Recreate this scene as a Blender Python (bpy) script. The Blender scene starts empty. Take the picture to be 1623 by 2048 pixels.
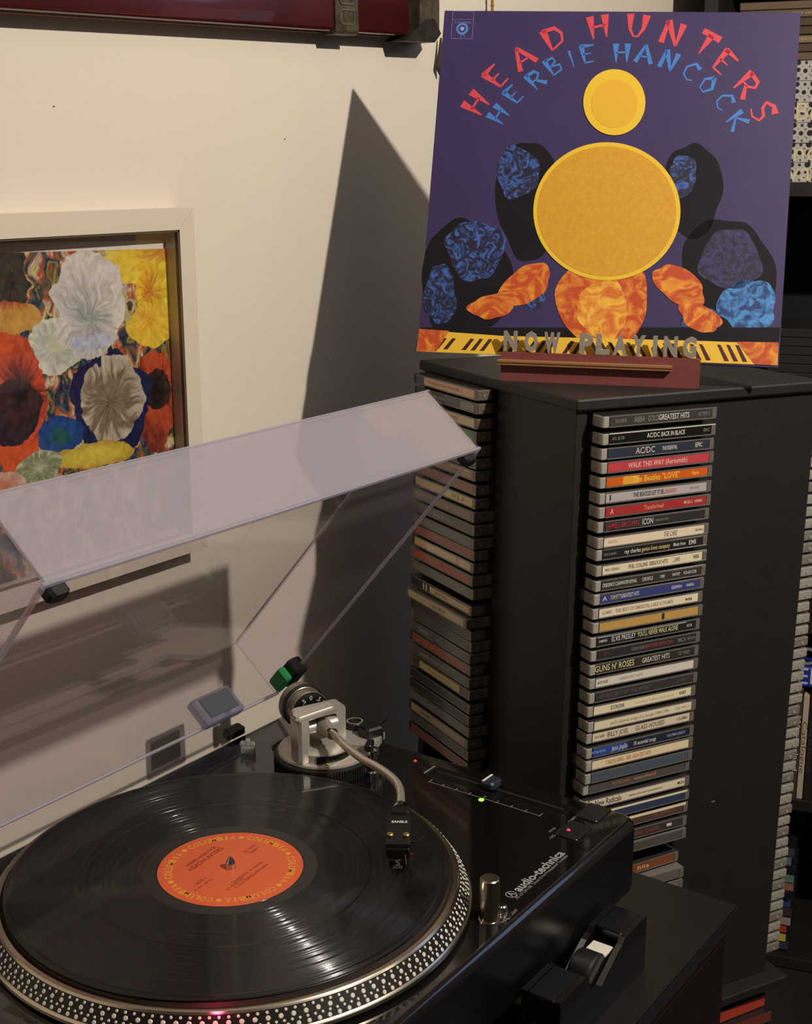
import bpy, math, random
import numpy as np
from mathutils import Vector, Matrix
random.seed(7)
sc = bpy.context.scene
COL = sc.collection
# All lengths below are millimetres; ZO lifts the record surface (z = 0) above the floor.
S = 0.001
ZO = 750.0
# ------------------------------------------------------------------ camera
F, YAW, PIT, ROL = 2660.15, math.radians(35.2487), math.radians(14.4653), math.radians(0.1223)
CP = Vector((-605.755, -576.828, 466.632))
_fw = Vector((math.cos(PIT)*math.cos(YAW), math.cos(PIT)*math.sin(YAW), -math.sin(PIT)))
_rt = Vector((math.sin(YAW), -math.cos(YAW), 0)); _dn = _fw.cross(_rt)
CR = _rt*math.cos(ROL) + _dn*math.sin(ROL)
CD_ = -_rt*math.sin(ROL) + _dn*math.cos(ROL)
cam = bpy.data.cameras.new('camera'); camo = bpy.data.objects.new('camera', cam); COL.objects.link(camo)
cam.sensor_fit = 'VERTICAL'; cam.sensor_height = 36; cam.lens = F*36/2048; cam.clip_start = .02
camo.matrix_world = Matrix(((CR.x, -CD_.x, -_fw.x, CP.x*S), (CR.y, -CD_.y, -_fw.y, CP.y*S), (CR.z, -CD_.z, -_fw.z, (CP.z+ZO)*S), (0, 0, 0, 1)))
sc.camera = camo
def hit(px, py, p0, n):            # where the sight line through a pixel meets a real plane
    d = CR*((px-811.5)/F) + CD_*((py-1024)/F) + _fw
    n = Vector(n); return CP + d*((Vector(p0)-CP).dot(n)/d.dot(n))
def onz(px, py, z): return hit(px, py, (0, 0, z), (0, 0, 1))
def ony(px, py, y): return hit(px, py, (0, y, 0), (0, 1, 0))
# ------------------------------------------------------------------ world, lights, exposure
sc.view_settings.view_transform = 'Standard'; sc.view_settings.look = 'None'
sc.view_settings.exposure = 0.0; sc.view_settings.gamma = 1.0; sc.view_settings.use_curve_mapping = False
w = bpy.data.worlds.new('world'); sc.world = w; w.use_nodes = True
w.node_tree.nodes['Background'].inputs[0].default_value = (1.0, .82, .66, 1); w.node_tree.nodes['Background'].inputs[1].default_value = .008
def light(name, kind, loc, power, color, size=.03, look=None, **kw):
    l = bpy.data.lights.new(name, kind); l.energy = power; l.color = color
    if kind == 'AREA': l.size = size; l.shape = kw.get('shape', 'SQUARE'); l.size_y = kw.get('size_y', size)
    elif kind != 'SUN': l.shadow_soft_size = size
    o = bpy.data.objects.new(name, l); COL.objects.link(o); o.location = (loc[0]*S, loc[1]*S, (loc[2]+ZO)*S)
    if look is not None:
        d = (Vector(look)-Vector(loc)).normalized(); o.rotation_euler = d.to_track_quat('-Z', 'Y').to_euler()
    return o
light('reading_lamp', 'POINT', (215, -1185, 1265), 101, (1.0, .925, .84), .02)
light('shadow_fill_light', 'POINT', (1300, -2300, 1500), 4, (1.0, .85, .7), .06)  # added weak warm fill for the shadows, no known lamp there
light('evening_window', 'AREA', (2150, -1250, 1150), 4.5, (.42, .60, 1.0), 1.2, look=(200, -100, 100), shape='RECTANGLE', size_y=1.0)
# ------------------------------------------------------------------ materials
def lin(c): return tuple((x/255/12.92 if x/255 <= .04045 else ((x/255+.055)/1.055)**2.4) for x in c[:3])+(1,)
MATS = {}
def mat(name, c, rough=.5, metal=0, coat=0, spec=.5, noise=0, nscale=60, bump=0, bscale=300, trans=0, emit=0, wood=0, stretch=None, sheen=0):
    key = (name, c, rough, metal, coat)
    if key in MATS: return MATS[key]
    m = bpy.data.materials.new(name); m.use_nodes = True; nt = m.node_tree; b = nt.nodes['Principled BSDF']
    b.inputs['Base Color'].default_value = lin(c); b.inputs['Roughness'].default_value = rough; b.inputs['Metallic'].default_value = metal
    b.inputs['Coat Weight'].default_value = coat; b.inputs['Coat Roughness'].default_value = .06; b.inputs['Specular IOR Level'].default_value = spec
    if emit: b.inputs['Emission Color'].default_value = lin(c); b.inputs['Emission Strength'].default_value = emit
    if noise or bump:
        tc = nt.nodes.new('ShaderNodeTexCoord'); mp = nt.nodes.new('ShaderNodeMapping'); nt.links.new(tc.outputs['Object'], mp.inputs[0])
        if stretch: mp.inputs['Scale'].default_value = stretch
    if noise:
        n = nt.nodes.new('ShaderNodeTexNoise'); n.inputs['Scale'].default_value = nscale; n.inputs['Detail'].default_value = 5; nt.links.new(mp.outputs[0], n.inputs['Vector'])
        r = nt.nodes.new('ShaderNodeValToRGB'); l = lin(c)
        r.color_ramp.elements[0].color = tuple(x*(1-noise) for x in l[:3])+(1,); r.color_ramp.elements[1].color = tuple(min(1, x*(1+noise)) for x in l[:3])+(1,)
        r.color_ramp.elements[0].position = .3; r.color_ramp.elements[1].position = .7
        nt.links.new(n.outputs[0], r.inputs[0]); nt.links.new(r.outputs[0], b.inputs['Base Color'])
    if bump:
        n2 = nt.nodes.new('ShaderNodeTexNoise'); n2.inputs['Scale'].default_value = bscale; nt.links.new(mp.outputs[0], n2.inputs['Vector'])
        bp = nt.nodes.new('ShaderNodeBump'); bp.inputs['Strength'].default_value = bump; bp.inputs['Distance'].default_value = .001
        nt.links.new(n2.outputs[0], bp.inputs['Height']); nt.links.new(bp.outputs[0], b.inputs['Normal'])
    MATS[key] = m; return m
def clear(name, tint, haze, hazec, rough=.05, gl=1.0):
    """clear plastic: see-through body, some milky haze, fresnel reflection"""
    m = bpy.data.materials.new(name); m.use_nodes = True; nt = m.node_tree; nt.nodes.clear(); N = nt.nodes.new
    o = N('ShaderNodeOutputMaterial'); t = N('ShaderNodeBsdfTransparent'); t.inputs[0].default_value = lin(tint)
    d = N('ShaderNodeBsdfDiffuse'); d.inputs[0].default_value = lin(hazec); tr = N('ShaderNodeBsdfTranslucent'); tr.inputs[0].default_value = lin(hazec)
    mx0 = N('ShaderNodeMixShader'); mx0.inputs[0].default_value = .5; nt.links.new(d.outputs[0], mx0.inputs[1]); nt.links.new(tr.outputs[0], mx0.inputs[2])
    mx = N('ShaderNodeMixShader'); mx.inputs[0].default_value = haze; nt.links.new(t.outputs[0], mx.inputs[1]); nt.links.new(mx0.outputs[0], mx.inputs[2])
    g = N('ShaderNodeBsdfGlossy'); g.inputs['Roughness'].default_value = rough
    fr = N('ShaderNodeFresnel'); ge = N('ShaderNodeNewGeometry'); mi = N('ShaderNodeMapRange'); mi.inputs['To Min'].default_value = 1.49; mi.inputs['To Max'].default_value = 1/1.49; nt.links.new(ge.outputs['Backfacing'], mi.inputs['Value']); nt.links.new(mi.outputs[0], fr.inputs[0])
    ml = N('ShaderNodeMath'); ml.operation = 'MULTIPLY'; ml.inputs[1].default_value = gl; nt.links.new(fr.outputs[0], ml.inputs[0])
    m2 = N('ShaderNodeMixShader'); nt.links.new(ml.outputs[0], m2.inputs[0]); nt.links.new(mx.outputs[0], m2.inputs[1]); nt.links.new(g.outputs[0], m2.inputs[2])
    nt.links.new(m2.outputs[0], o.inputs[0]); return m
# ------------------------------------------------------------------ mesh helpers
class MB:
    def __init__(s): s.v = []; s.f = []; s.c = None
    def add(s, vs, fs, M=None):
        k = len(s.v)
        s.v += [tuple(M @ Vector(p)) if M else tuple(p) for p in vs]; s.f += [tuple(i+k for i in f) for f in fs]; return s
    def box(s, x0, x1, y0, y1, z0, z1, b=0, M=None):
        """box, edges chamfered by b"""
        if b <= 0:
            vs = [(x, y, z) for z in (z0, z1) for y in (y0, y1) for x in (x0, x1)]
            return s.add(vs, [(0, 2, 3, 1), (4, 5, 7, 6), (0, 1, 5, 4), (2, 6, 7, 3), (0, 4, 6, 2), (1, 3, 7, 5)], M)
        def ring(ix, z): # 8 points, ix inset
            return [(x0+b+ix, y0+ix, z), (x1-b-ix, y0+ix, z), (x1-ix, y0+b+ix, z), (x1-ix, y1-b-ix, z), (x1-b-ix, y1-ix, z), (x0+b+ix, y1-ix, z), (x0+ix, y1-b-ix, z), (x0+ix, y0+b+ix, z)]
        vs = ring(b*.6, z0)+ring(0, z0+b)+ring(0, z1-b)+ring(b*.6, z1); fs = [tuple(reversed(range(8))), tuple(range(24, 32))]
        for r in range(3):
            for i in range(8): j = (i+1) % 8; fs.append((r*8+i, r*8+j, r*8+8+j, r*8+8+i))
        return s.add(vs, fs, M)
    def prism(s, poly, z0, z1, M=None):
        n = len(poly); vs = [(x, y, z0) for x, y in poly]+[(x, y, z1) for x, y in poly]
        fs = [tuple(reversed(range(n))), tuple(range(n, 2*n))]+[(i, (i+1) % n, n+(i+1) % n, n+i) for i in range(n)]
        return s.add(vs, fs, M)
    def lathe(s, prof, n=64, M=None, closed=False):
        vs = []; fs = []; m = len(prof)
        for i in range(n):
            a = 2*math.pi*i/n
            for r, z in prof: vs.append((r*math.cos(a), r*math.sin(a), z))
        for i in range(n):
            for j in range(m-1 if not closed else m):
                a = i*m+j; b = i*m+(j+1) % m; c = ((i+1) % n)*m+(j+1) % m; d = ((i+1) % n)*m+j; fs.append((a, d, c, b))
        if not closed:
            if prof[0][0] > 1e-6: fs.append(tuple(reversed([i*m for i in range(n)][::-1])))
            if prof[-1][0] > 1e-6: fs.append(tuple([i*m+m-1 for i in range(n)]))
        return s.add(vs, fs, M)
    def cyl(s, r, z0, z1, n=32, M=None, b=0):
        b = min(b, r*.4, (z1-z0)*.4)
        return s.lathe([(r-b, z0), (r, z0+b), (r, z1-b), (r-b, z1)] if b > 0 else [(r, z0), (r, z1)], n, M)
    def tube(s, pts, r, n=14, M=None):
        pts = [Vector(p) for p in pts]; rs = r if isinstance(r, (list, tuple)) else [r]*len(pts); up = Vector((0, 0, 1)); vs = []; fs = []
        for i, p in enumerate(pts):
            t = (pts[min(i+1, len(pts)-1)]-pts[max(i-1, 0)]).normalized()
            if abs(t.dot(up)) > .95: up = Vector((1, 0, 0))
            a = t.cross(up).normalized(); b = a.cross(t)
            for k in range(n): an = 2*math.pi*k/n; vs.append(p+(a*math.cos(an)+b*math.sin(an))*rs[i])
        for i in range(len(pts)-1):
            for k in range(n): fs.append((i*n+k, i*n+(k+1) % n, (i+1)*n+(k+1) % n, (i+1)*n+k))
        fs.append(tuple(reversed(range(n)))); fs.append(tuple((len(pts)-1)*n+k for k in range(n)))
        return s.add(vs, fs, M)
    def mesh(s, name, m, smooth=False):
        me = bpy.data.meshes.new(name); me.from_pydata([(x*S, y*S, z*S) for x, y, z in s.v], [], s.f); me.update()
        import bmesh
        bm = bmesh.new(); bm.from_mesh(me); bmesh.ops.recalc_face_normals(bm, faces=bm.faces); bm.to_mesh(me); bm.free()
        if m: me.materials.append(m)
        if smooth:
            me.shade_smooth() if hasattr(me, 'shade_smooth') else None
            try: me.set_sharp_from_angle(angle=math.radians(35))
            except Exception: pass
        return me
    def build(s, name, m, parent=None, M=None, smooth=False, label=None, **kw):
        return link(name, s.mesh(name, m, smooth), parent, M, label, **kw)
def sm(M):
    M = M.copy(); t = M.translation*S; M.translation = t; return M
def link(name, me, parent=None, M=None, label=None, cat=None, group=None, kind=None):
    o = bpy.data.objects.new(name, me); COL.objects.link(o)
    if parent: o.parent = parent
    if M is not None: o.matrix_local = sm(M)
    elif not parent: o.location = (0, 0, ZO*S)
    if label: o['label'] = label
    if cat: o['category'] = cat
    if group: o['group'] = group
    if kind: o['kind'] = kind
    return o
def frame(o, x=(1, 0, 0), y=(0, 1, 0), z=(0, 0, 1)):
    x, y, z = Vector(x), Vector(y), Vector(z)
    return Matrix(((x[0], y[0], z[0], o[0]), (x[1], y[1], z[1], o[1]), (x[2], y[2], z[2], o[2]), (0, 0, 0, 1)))
def W(M):                                   # lift a millimetre frame to the world
    return Matrix.Translation((0, 0, ZO)) @ M
def thing(name, label, cat, M=None, group=None):
    o = bpy.data.objects.new(name, None); COL.objects.link(o); o.empty_display_size = .02
    o.matrix_world = sm(W(M if M is not None else Matrix()))
    o['label'] = label; o['category'] = cat
    if group: o['group'] = group
    return o
def rotz(a): return Matrix.Rotation(math.radians(a), 4, 'Z')
def roty(a): return Matrix.Rotation(math.radians(a), 4, 'Y')
def rotx(a): return Matrix.Rotation(math.radians(a), 4, 'X')
def tr(x, y, z=0): return Matrix.Translation((x, y, z))
TXT = {}
def textmesh(body, size, mt, width=None, ext=.08, align='CENTER', bold=0):
    """flat lettering, in mm, in its local xy plane; width squeezes the line to that length"""
    cu = bpy.data.curves.new('lettering', 'FONT'); cu.body = body; cu.size = size*S*1.4; cu.align_x = align; cu.align_y = 'CENTER'; cu.extrude = ext*S; cu.resolution_u = 2; cu.offset = bold*S
    ob = bpy.data.objects.new('lettering', cu); COL.objects.link(ob); bpy.context.view_layer.update()
    me = bpy.data.meshes.new_from_object(ob.evaluated_get(bpy.context.evaluated_depsgraph_get())); bpy.data.objects.remove(ob)
    if width and len(me.vertices):
        xs = [v.co.x for v in me.vertices]; k = width*S/max(1e-6, max(xs)-min(xs))
        for v in me.vertices: v.co.x *= k
    me.materials.clear(); me.materials.append(mt); me.name = 'lettering'; return me
def letter(body, size, mt, parent, M, width=None, ext=.08, name='lettering', align='CENTER', bold=0):
    me = textmesh(body, size, mt, width, ext, align, bold)
    if not len(me.vertices): return None
    return link(name, me, parent, M)
PI = math.pi
# common materials
blackgloss = mat('glossy black plastic', (15, 12, 12), .09, coat=.6)
blacksat = mat('satin black plastic', (20, 18, 17), .38)
blackmat = mat('black textured melamine', (25, 22, 21), .55, noise=.12, nscale=40, bump=.25, bscale=900)
darkhole = mat('dark recess', (6, 5, 5), .8)
silver = mat('brushed silver', (196, 190, 178), .32, metal=.55)
chrome = mat('chrome', (205, 200, 192), .12, metal=1)
whiteink = mat('white print', (205, 200, 192), .6)
greyink = mat('grey print', (120, 115, 108), .6)
# ------------------------------------------------------------------ room
wallm = mat('cream painted plaster', (213, 202, 183), .75, noise=.025, nscale=3, bump=.12, bscale=120)
YW = 262.0
farm = mat('far wall paint', (96, 90, 86), .8)
def struct(name, x0, x1, y0, y1, z0, z1, m):
    o = MB().box(x0, x1, y0, y1, z0, z1).build(name, m); o['kind'] = 'structure'; return o
wb = struct('wall_back', -2300, 2300, YW, YW+100, -750, 1750, wallm)
struct('wall_left', -2300, -2200, -3300, YW, -750, 1750, farm)
struct('wall_right', 2200, 2300, -3300, YW, -750, 1750, farm)
struct('wall_front', -2200, 2200, -3400, -3300, -750, 1750, farm)
struct('floor', -2300, 2300, -3400, YW+100, -850, -750, mat('dark wooden floor', (30, 23, 20), .6, noise=.3, nscale=8, stretch=(1, 8, 1)))
struct('ceiling', -2300, 2300, -3400, YW+100, 1750, 1850, mat('dim ceiling', (120, 114, 108), .8))
for px, py in ((107, 213), (569, 278)):
    p = ony(px, py, YW); MB().cyl(.7, 0, .5, 8, frame(p, (1, 0, 0), (0, 0, 1), (0, -1, 0))).build('paint_speck', mat('speck', (90, 75, 60), .8), wb, Matrix.Identity(4))
# ------------------------------------------------------------------ table
tb = thing('side_table', 'low black table carrying the record player, in front of the wall', 'table', frame((0, 0, -750)))
tmat = mat('dark table top', (24, 18, 15), .42, noise=.15, nscale=14, stretch=(1, 6, 1))
tside = mat('dark wine table front', (22, 11, 10), .3, coat=.2)
HT = 635.0   # top of table above floor
MB().box(-720, 342, -237, 240, HT-16, HT, 1.2).build('table_top', tmat, tb, Matrix.Identity(4))
MB().box(-700, 336, -231, 225, HT-150, HT-16.2).build('apron', tside, tb, Matrix.Identity(4))
MB().box(-640, 325, -234.5, -231.2, HT-140, HT-24, .8).build('drawer_front', tside, tb, Matrix.Identity(4))
MB().box(-719, 341, -238.2, -237.05, HT-14, HT-1, .5).build('edge_glint_strip', mat('glossy glint strip', (26, 24, 26), .2, coat=.8), tb, Matrix.Identity(4))  # added glossy strip that catches a bright line along the front edge
for x, y in ((-690, -225), (296, -225), (-690, 185), (296, 185)):
    MB().box(x, x+36, y, y+36, 0, HT-150.2, 1).build('leg', tside, tb, Matrix.Identity(4))
# ------------------------------------------------------------------ turntable
TT = thing('turntable', 'black direct drive record player with silver tonearm on the table', 'turntable', frame((45, 0, -115)))
I = tr(-45, 0, 115)   # parts are written in record-centred millimetres
def P(mb, name, m, smooth=False, parent=TT, label=None, kind=None): return mb.build(name, m, parent, I if parent is TT else Matrix.Identity(4), smooth, label, kind=kind)
DZ = -22.0
# plinth: rounded plan, chamfered top edge
def rrect(x0, x1, y0, y1, r, n=6):
    p = []
    for cx, cy, a0 in ((x1-r, y0+r, -90), (x1-r, y1-r, 0), (x0+r, y1-r, 90), (x0+r, y0+r, 180)):
        for k in range(n+1): a = math.radians(a0+90*k/n); p.append((cx+r*math.cos(a), cy+r*math.sin(a)))
    return p
pm = MB(); rings = []
for ins, z in ((3, -84), (1, -82), (0, -78), (0, DZ-7), (1.0, DZ-3.4), (3.0, DZ-1), (5.5, DZ)):
    rings.append([(x, y, z) for x, y in rrect(-181+ins, 271-ins, -180+ins, 180-ins, 12-ins*.5)])
nn = len(rings[0]); plinm = mat('black plinth', (14, 12, 12), .3)
vs = [p for r in rings for p in r]; fs = [tuple(reversed(range(nn))), tuple(range((len(rings)-1)*nn, len(rings)*nn))]
for r in range(len(rings)-1):
    for i in range(nn): j = (i+1) % nn; fs.append((r*nn+i, r*nn+j, (r+1)*nn+j, (r+1)*nn+i))
nk = 4*nn
pm.add(vs[:nk], [tuple(reversed(range(nn))), tuple(range(3*nn, 4*nn))]+[f for f in fs[2:] if max(f) < nk]); P(pm, 'plinth', plinm, True)
em = MB().add(vs[3*nn:], [tuple(i-3*nn for i in f) for f in fs[1:] if min(f) >= 3*nn]); P(em, 'rounded_edge', mat('glossy rounded edge', (16, 14, 15), .13, coat=.8), True)
P(MB().prism(rrect(-175, 265, -174, 174, 8), DZ-.5, DZ+.02), 'deck_plate', blackgloss, True)
for x, y in ((-140, -140), (228, -140), (-140, 140), (228, 140)):
    MB().lathe([(22, -84), (26, -90), (30, -108), (28, -115)], 32, tr(x, y)).build('foot', blacksat, TT, I, True)
# platter
pl = MB().lathe([(0, -5.5), (150, -5.5), (152.5, -5.0), (153.5, -4), (156.6, -4.2), (157.4, -5), (165, -16.2), (166.3, -16.8), (166.6, -18.6), (165.2, -20.6), (150, -21), (0, -21)], 160)
platter = P(pl, 'platter', mat('polished aluminium', (200, 190, 172), .22, metal=1), True)
band = MB().lathe([(157.9, -5.35), (164.7, -15.45), (164.5, -15.9), (157.5, -5.7)], 160, closed=True)
band.build('dot_band', mat('black strobe band', (30, 26, 24), .35, metal=.3), platter, Matrix.Identity(4), True)
dots = MB(); nrm = Vector((10.1, 0, 6.8)).normalized(); tdir = Vector((6.8, 0, -10.1)).normalized()
for cnt, fr_, rad in ((180, .13, 1.0), (133, .385, 1.55), (216, .63, .95), (160, .865, 1.45)):
    base = Vector((157.9, 0, -5.35)) + (Vector((164.7, 0, -15.45))-Vector((157.9, 0, -5.35)))*fr_ + nrm*.05
    for k in range(cnt):
        R = rotz(360*k/cnt); vs = []
        for h, rr in ((.28, rad*.72), (0, rad)):
            for q in range(8): a = q*PI/4; vs.append(base+nrm*h+tdir*rr*math.cos(a)+Vector((0, 1, 0))*rr*math.sin(a))
        dots.add(vs, [tuple(range(8))]+[(q, 8+q, 8+(q+1) % 8, (q+1) % 8) for q in range(8)], R)
d_ = dots.build('strobe_dots', mat('bright strobe dots', (212, 204, 188), .38, metal=.15), platter, Matrix.Identity(4)); d_['kind'] = 'stuff'
P(MB().lathe([(0, -4.9), (3.5, -4.9), (3.55, 3.2), (3.3, 4.4), (.7, 8.6), (0, 8.8)], 24), 'spindle', chrome, True)
slip = MB().lathe([(4, -5.4), (150.5, -5.4), (150.8, -2.6), (4, -1.9)], 128, tr(0, 0, 0), closed=True)
sm_ = slip.build('slipmat', mat('dark felt slipmat', (44, 30, 22), .9), None, tr(0, 0, ZO), True)
sm_['label'] = 'dark felt slipmat under the black vinyl record'; sm_['category'] = 'slipmat'
# record
rm = bpy.data.materials.new('vinyl'); rm.use_nodes = True; nt = rm.node_tree; b = nt.nodes['Principled BSDF']
b.inputs['Base Color'].default_value = lin((13, 12, 13)); b.inputs['Roughness'].default_value = .45; b.inputs['Anisotropic'].default_value = .3
b.inputs['Specular IOR Level'].default_value = .48; b.inputs['Anisotropic Rotation'].default_value = .25
b.inputs['Coat Weight'].default_value = .2; b.inputs['Coat Roughness'].default_value = .035; b.inputs['Coat IOR'].default_value = 1.5
tg = nt.nodes.new('ShaderNodeTangent'); tg.direction_type = 'RADIAL'; tg.axis = 'Z'; nt.links.new(tg.outputs[0], b.inputs['Tangent'])
tc = nt.nodes.new('ShaderNodeTexCoord'); ln = nt.nodes.new('ShaderNodeVectorMath'); ln.operation = 'LENGTH'
nt.links.new(tc.outputs['Object'], ln.inputs[0])
no = nt.nodes.new('ShaderNodeTexNoise'); no.noise_dimensions = '1D'; no.inputs['Scale'].default_value = 420; no.inputs['Detail'].default_value = 4; nt.links.new(ln.outputs['Value'], no.inputs['W'])
bp = nt.nodes.new('ShaderNodeBump'); bp.inputs['Strength'].default_value = .05; bp.inputs['Distance'].default_value = .0002
n3 = nt.nodes.new('ShaderNodeTexNoise'); n3.noise_dimensions = '1D'; n3.inputs['Detail'].default_value = 5; n3.inputs['Scale'].default_value = 160; nt.links.new(ln.outputs['Value'], n3.inputs['W'])
mr = nt.nodes.new('ShaderNodeMapRange'); mr.inputs['From Min'].default_value = .3; mr.inputs['From Max'].default_value = .7; mr.inputs['To Min'].default_value = .1; mr.inputs['To Max'].default_value = .24; nt.links.new(n3.outputs[0], mr.inputs['Value']); nt.links.new(mr.outputs[0], b.inputs['Roughness'])
# fine grooves: the surface normal swings inwards and outwards along the radius
def MN(op, a=None, v=None):
    n = nt.nodes.new('ShaderNodeMath'); n.operation = op
    if a is not None: nt.links.new(a, n.inputs[0])
    if v is not None:
        if isinstance(v, (int, float)): n.inputs[1].default_value = v
        else: nt.links.new(v, n.inputs[1])
    return n.outputs[0]
ph = MN('MULTIPLY', ln.outputs['Value'], 2*PI/.00021); sn = MN('SINE', ph)
amp = nt.nodes.new('ShaderNodeMapRange'); amp.inputs['From Min'].default_value = .32; amp.inputs['From Max'].default_value = .68; amp.inputs['To Min'].default_value = .62; amp.inputs['To Max'].default_value = 1.25
nt.links.new(no.outputs[0], amp.inputs['Value']); slope = MN('MULTIPLY', sn, amp.outputs[0])
flat_ = nt.nodes.new('ShaderNodeVectorMath'); flat_.operation = 'MULTIPLY'; flat_.inputs[1].default_value = (1, 1, 0); nt.links.new(tc.outputs['Object'], flat_.inputs[0])
nz = nt.nodes.new('ShaderNodeVectorMath'); nz.operation = 'NORMALIZE'; nt.links.new(flat_.outputs[0], nz.inputs[0])
sc1 = nt.nodes.new('ShaderNodeVectorMath'); sc1.operation = 'SCALE'; nt.links.new(nz.outputs[0], sc1.inputs[0]); nt.links.new(slope, sc1.inputs['Scale'])
ad1 = nt.nodes.new('ShaderNodeVectorMath'); ad1.operation = 'ADD'; ad1.inputs[1].default_value = (0, 0, 1); nt.links.new(sc1.outputs[0], ad1.inputs[0])
nz2 = nt.nodes.new('ShaderNodeVectorMath'); nz2.operation = 'NORMALIZE'; nt.links.new(ad1.outputs[0], nz2.inputs[0]); nt.links.new(nz2.outputs[0], b.inputs['Normal'])
gn = nt.nodes.new('ShaderNodeNewGeometry'); nt.links.new(gn.outputs['Normal'], b.inputs['Coat Normal'])
REC = thing('vinyl_record', 'black twelve inch vinyl record with an orange centre label on the platter', 'record', frame((0, 0, -1.7)))
prof = [(3.7, 0), (3.7, 1.6), (147.6, 1.6), (149.2, 1.72), (150.6, 1.5), (151, 1.0), (150.6, .1), (148, 0)]
MB().lathe(prof, 180, closed=True).build('disc', rm, REC, Matrix.Identity(4), True)
gapm = mat('smooth vinyl gap', (18, 16, 17), .12)
for g0, g1 in ((96.4, 97.6), (145.9, 147.3)):
    MB().lathe([(g0, 1.5), (g1, 1.5), (g1, 1.625), (g0, 1.625)], 120, closed=True).build('track_gap', gapm, REC, Matrix.Identity(4))
MB().lathe([(50.8, 1.52), (59.8, 1.52), (59.8, 1.63), (50.8, 1.63)], 96, closed=True).build('run_out_groove', mat('smooth vinyl', (34, 31, 31), .32), REC, Matrix.Identity(4), True)
lab = MB().lathe([(3.7, 1.5), (3.7, 1.72), (49.6, 1.72), (50, 1.66), (50, 1.5)], 96, closed=True).build('record_label', mat('orange paper label', (203, 88, 46), .5, coat=.15), REC, Matrix.Identity(4), True, 'orange paper label with a ring of yellow lettering')
yel = mat('yellow print', (214, 150, 46), .6); brn = mat('dark brown print', (84, 30, 24), .6)
for rep in range(6):
    a0 = 62 + rep*60
    for i, ch in enumerate('COLUMBIA'):
        a = a0 - (i-3.5)*6.2
        Mx = rotz(a-90) @ tr(0, 42.3, 1.74)
        letter(ch, 5.4, yel, lab, Mx, ext=.03, width=(1.2 if ch == 'I' else 4.6 if ch == 'M' else 3.6), bold=.05)
    a = math.radians(a0-30); MB().lathe([(0, 1.73), (1.9, 1.73), (1.9, 1.8), (0, 1.8)], 12, tr(42.6*math.cos(a), 42.6*math.sin(a))).build('lettering', yel, lab, Matrix.Identity(4))
def lab_txt(t, px, py, size, width, ang=2):
    p = onz(px, py, 0); letter(t, size, brn, lab, tr(p.x, p.y, 1.75) @ rotz(ang), width, .03)
lab_txt('HERBIE HANCOCK', 402, 1713, 3.2, 32, 5); lab_txt('HEADHUNTERS', 412, 1718, 4.2, 36, 5)
lab_txt('KC 32731', 500, 1697, 2.6, 12, 5); lab_txt('STEREO', 508, 1701, 2.2, 9, 5)
lab_txt('1. CHAMELEON - H. Hancock', 492, 1747, 2.4, 36, 5); lab_txt('2. WATERMELON MAN', 503, 1752, 2.6, 36, 5); lab_txt('(H. Hancock)', 470, 1768, 2.0, 18, 5)
lab_txt('SIDE 1', 402, 1762, 3.0, 10, 5); lab_txt('P 1973 CBS Inc.', 408, 1769, 1.7, 18, 5)
# deck furniture
def deckbox(name, x0, x1, y0, y1, z0, z1, m, b=.4, label=None): return P(MB().box(x0, x1, y0, y1, z0, z1, b), name, m, label=label)
sl = deckbox('pitch_slider_track', 236, 253, -131, -3, DZ-1, DZ+.5, mat('slider trough', (9, 8, 8), .3), .3)
deckbox('slider_slot', 243.2, 245.8, -127, -7, DZ+.5, DZ+.8, darkhole, 0)
kn = deckbox('slider_knob', 237.5, 252.5, -66, -54, DZ+1, DZ+8, mat('blue black knob', (40, 44, 56), .3), 1.6)
MB().box(237.5, 252.5, -57, -55.6, DZ+8, DZ+8.5, 0).build('white_mark', mat('white paint', (225, 222, 210), .4), kn, Matrix.Identity(4))
sc_ = deckbox('pitch_scale', 225.2, 225.8, -116, -12, DZ, DZ+.15, greyink, 0, )
for i in range(9):
    y = -12-13*i; L_ = 5 if i in (0, 4, 8) else 3.4
    MB().box(225.5-L_*.2, 225.5+L_, y-.35, y+.35, DZ, DZ+.16).build('tick_mark', greyink, sc_, Matrix.Identity(4))
led = lambda name, px, py, c, e, r, l: P(MB().lathe([(r, DZ), (r, DZ+.4), (r*.5, DZ+.9), (0, DZ+1)], 16, tr(*onz(px, py, DZ).xy)), name, mat(name, c, .3, emit=e), True, label=l)
led('green_lamp', 962, 1600, (120, 255, 60), 3, 2.2, 'green lit pitch lamp')
led('red_lamp', 830, 1522, (255, 40, 60), 1.6, 1.3, 'small red lamp near the tower')
deckbox('pitch_end_mark', 236, 252.5, -.2, 1.2, DZ, DZ+.3, greyink, 0)
for i, (px, py) in enumerate(((1186, 1627), (1147, 1663))):
    p = onz(px, py, DZ)
    bt = P(MB().box(p.x-13, p.x+13, p.y-9.5, p.y+9.5, DZ-.5, DZ+1.6, .8), 'button', mat('dark button', (24, 20, 20), .4))
    if i: MB().lathe([(1.4, DZ+1.6), (1.4, DZ+2), (0, DZ+2.4)], 14, tr(p.x-3, p.y+3)).build('red_light', mat('red_lamp_b', (255, 50, 90), .3, emit=1.6), bt, Matrix.Identity(4))
def dtxt(t, px, py, size, width, bold=0, m=greyink, ang=0):
    p = onz(px, py, DZ); return letter(t, size, m, TT, I @ tr(p.x, p.y, DZ+.1) @ rotz(ang), width, .06, bold=bold)
silk = mat('light grey silk screen', (150, 146, 140), .5)
dtxt('audio-technica', 1078, 1742, 7.6, 66, .22, silk)
p = onz(1022, 1789, DZ); P(MB().lathe([(3.5, DZ), (3.5, DZ+.15), (4.1, DZ+.15), (4.1, DZ)], 32, tr(p.x, p.y), closed=True), 'logo_ring', silk)
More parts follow.
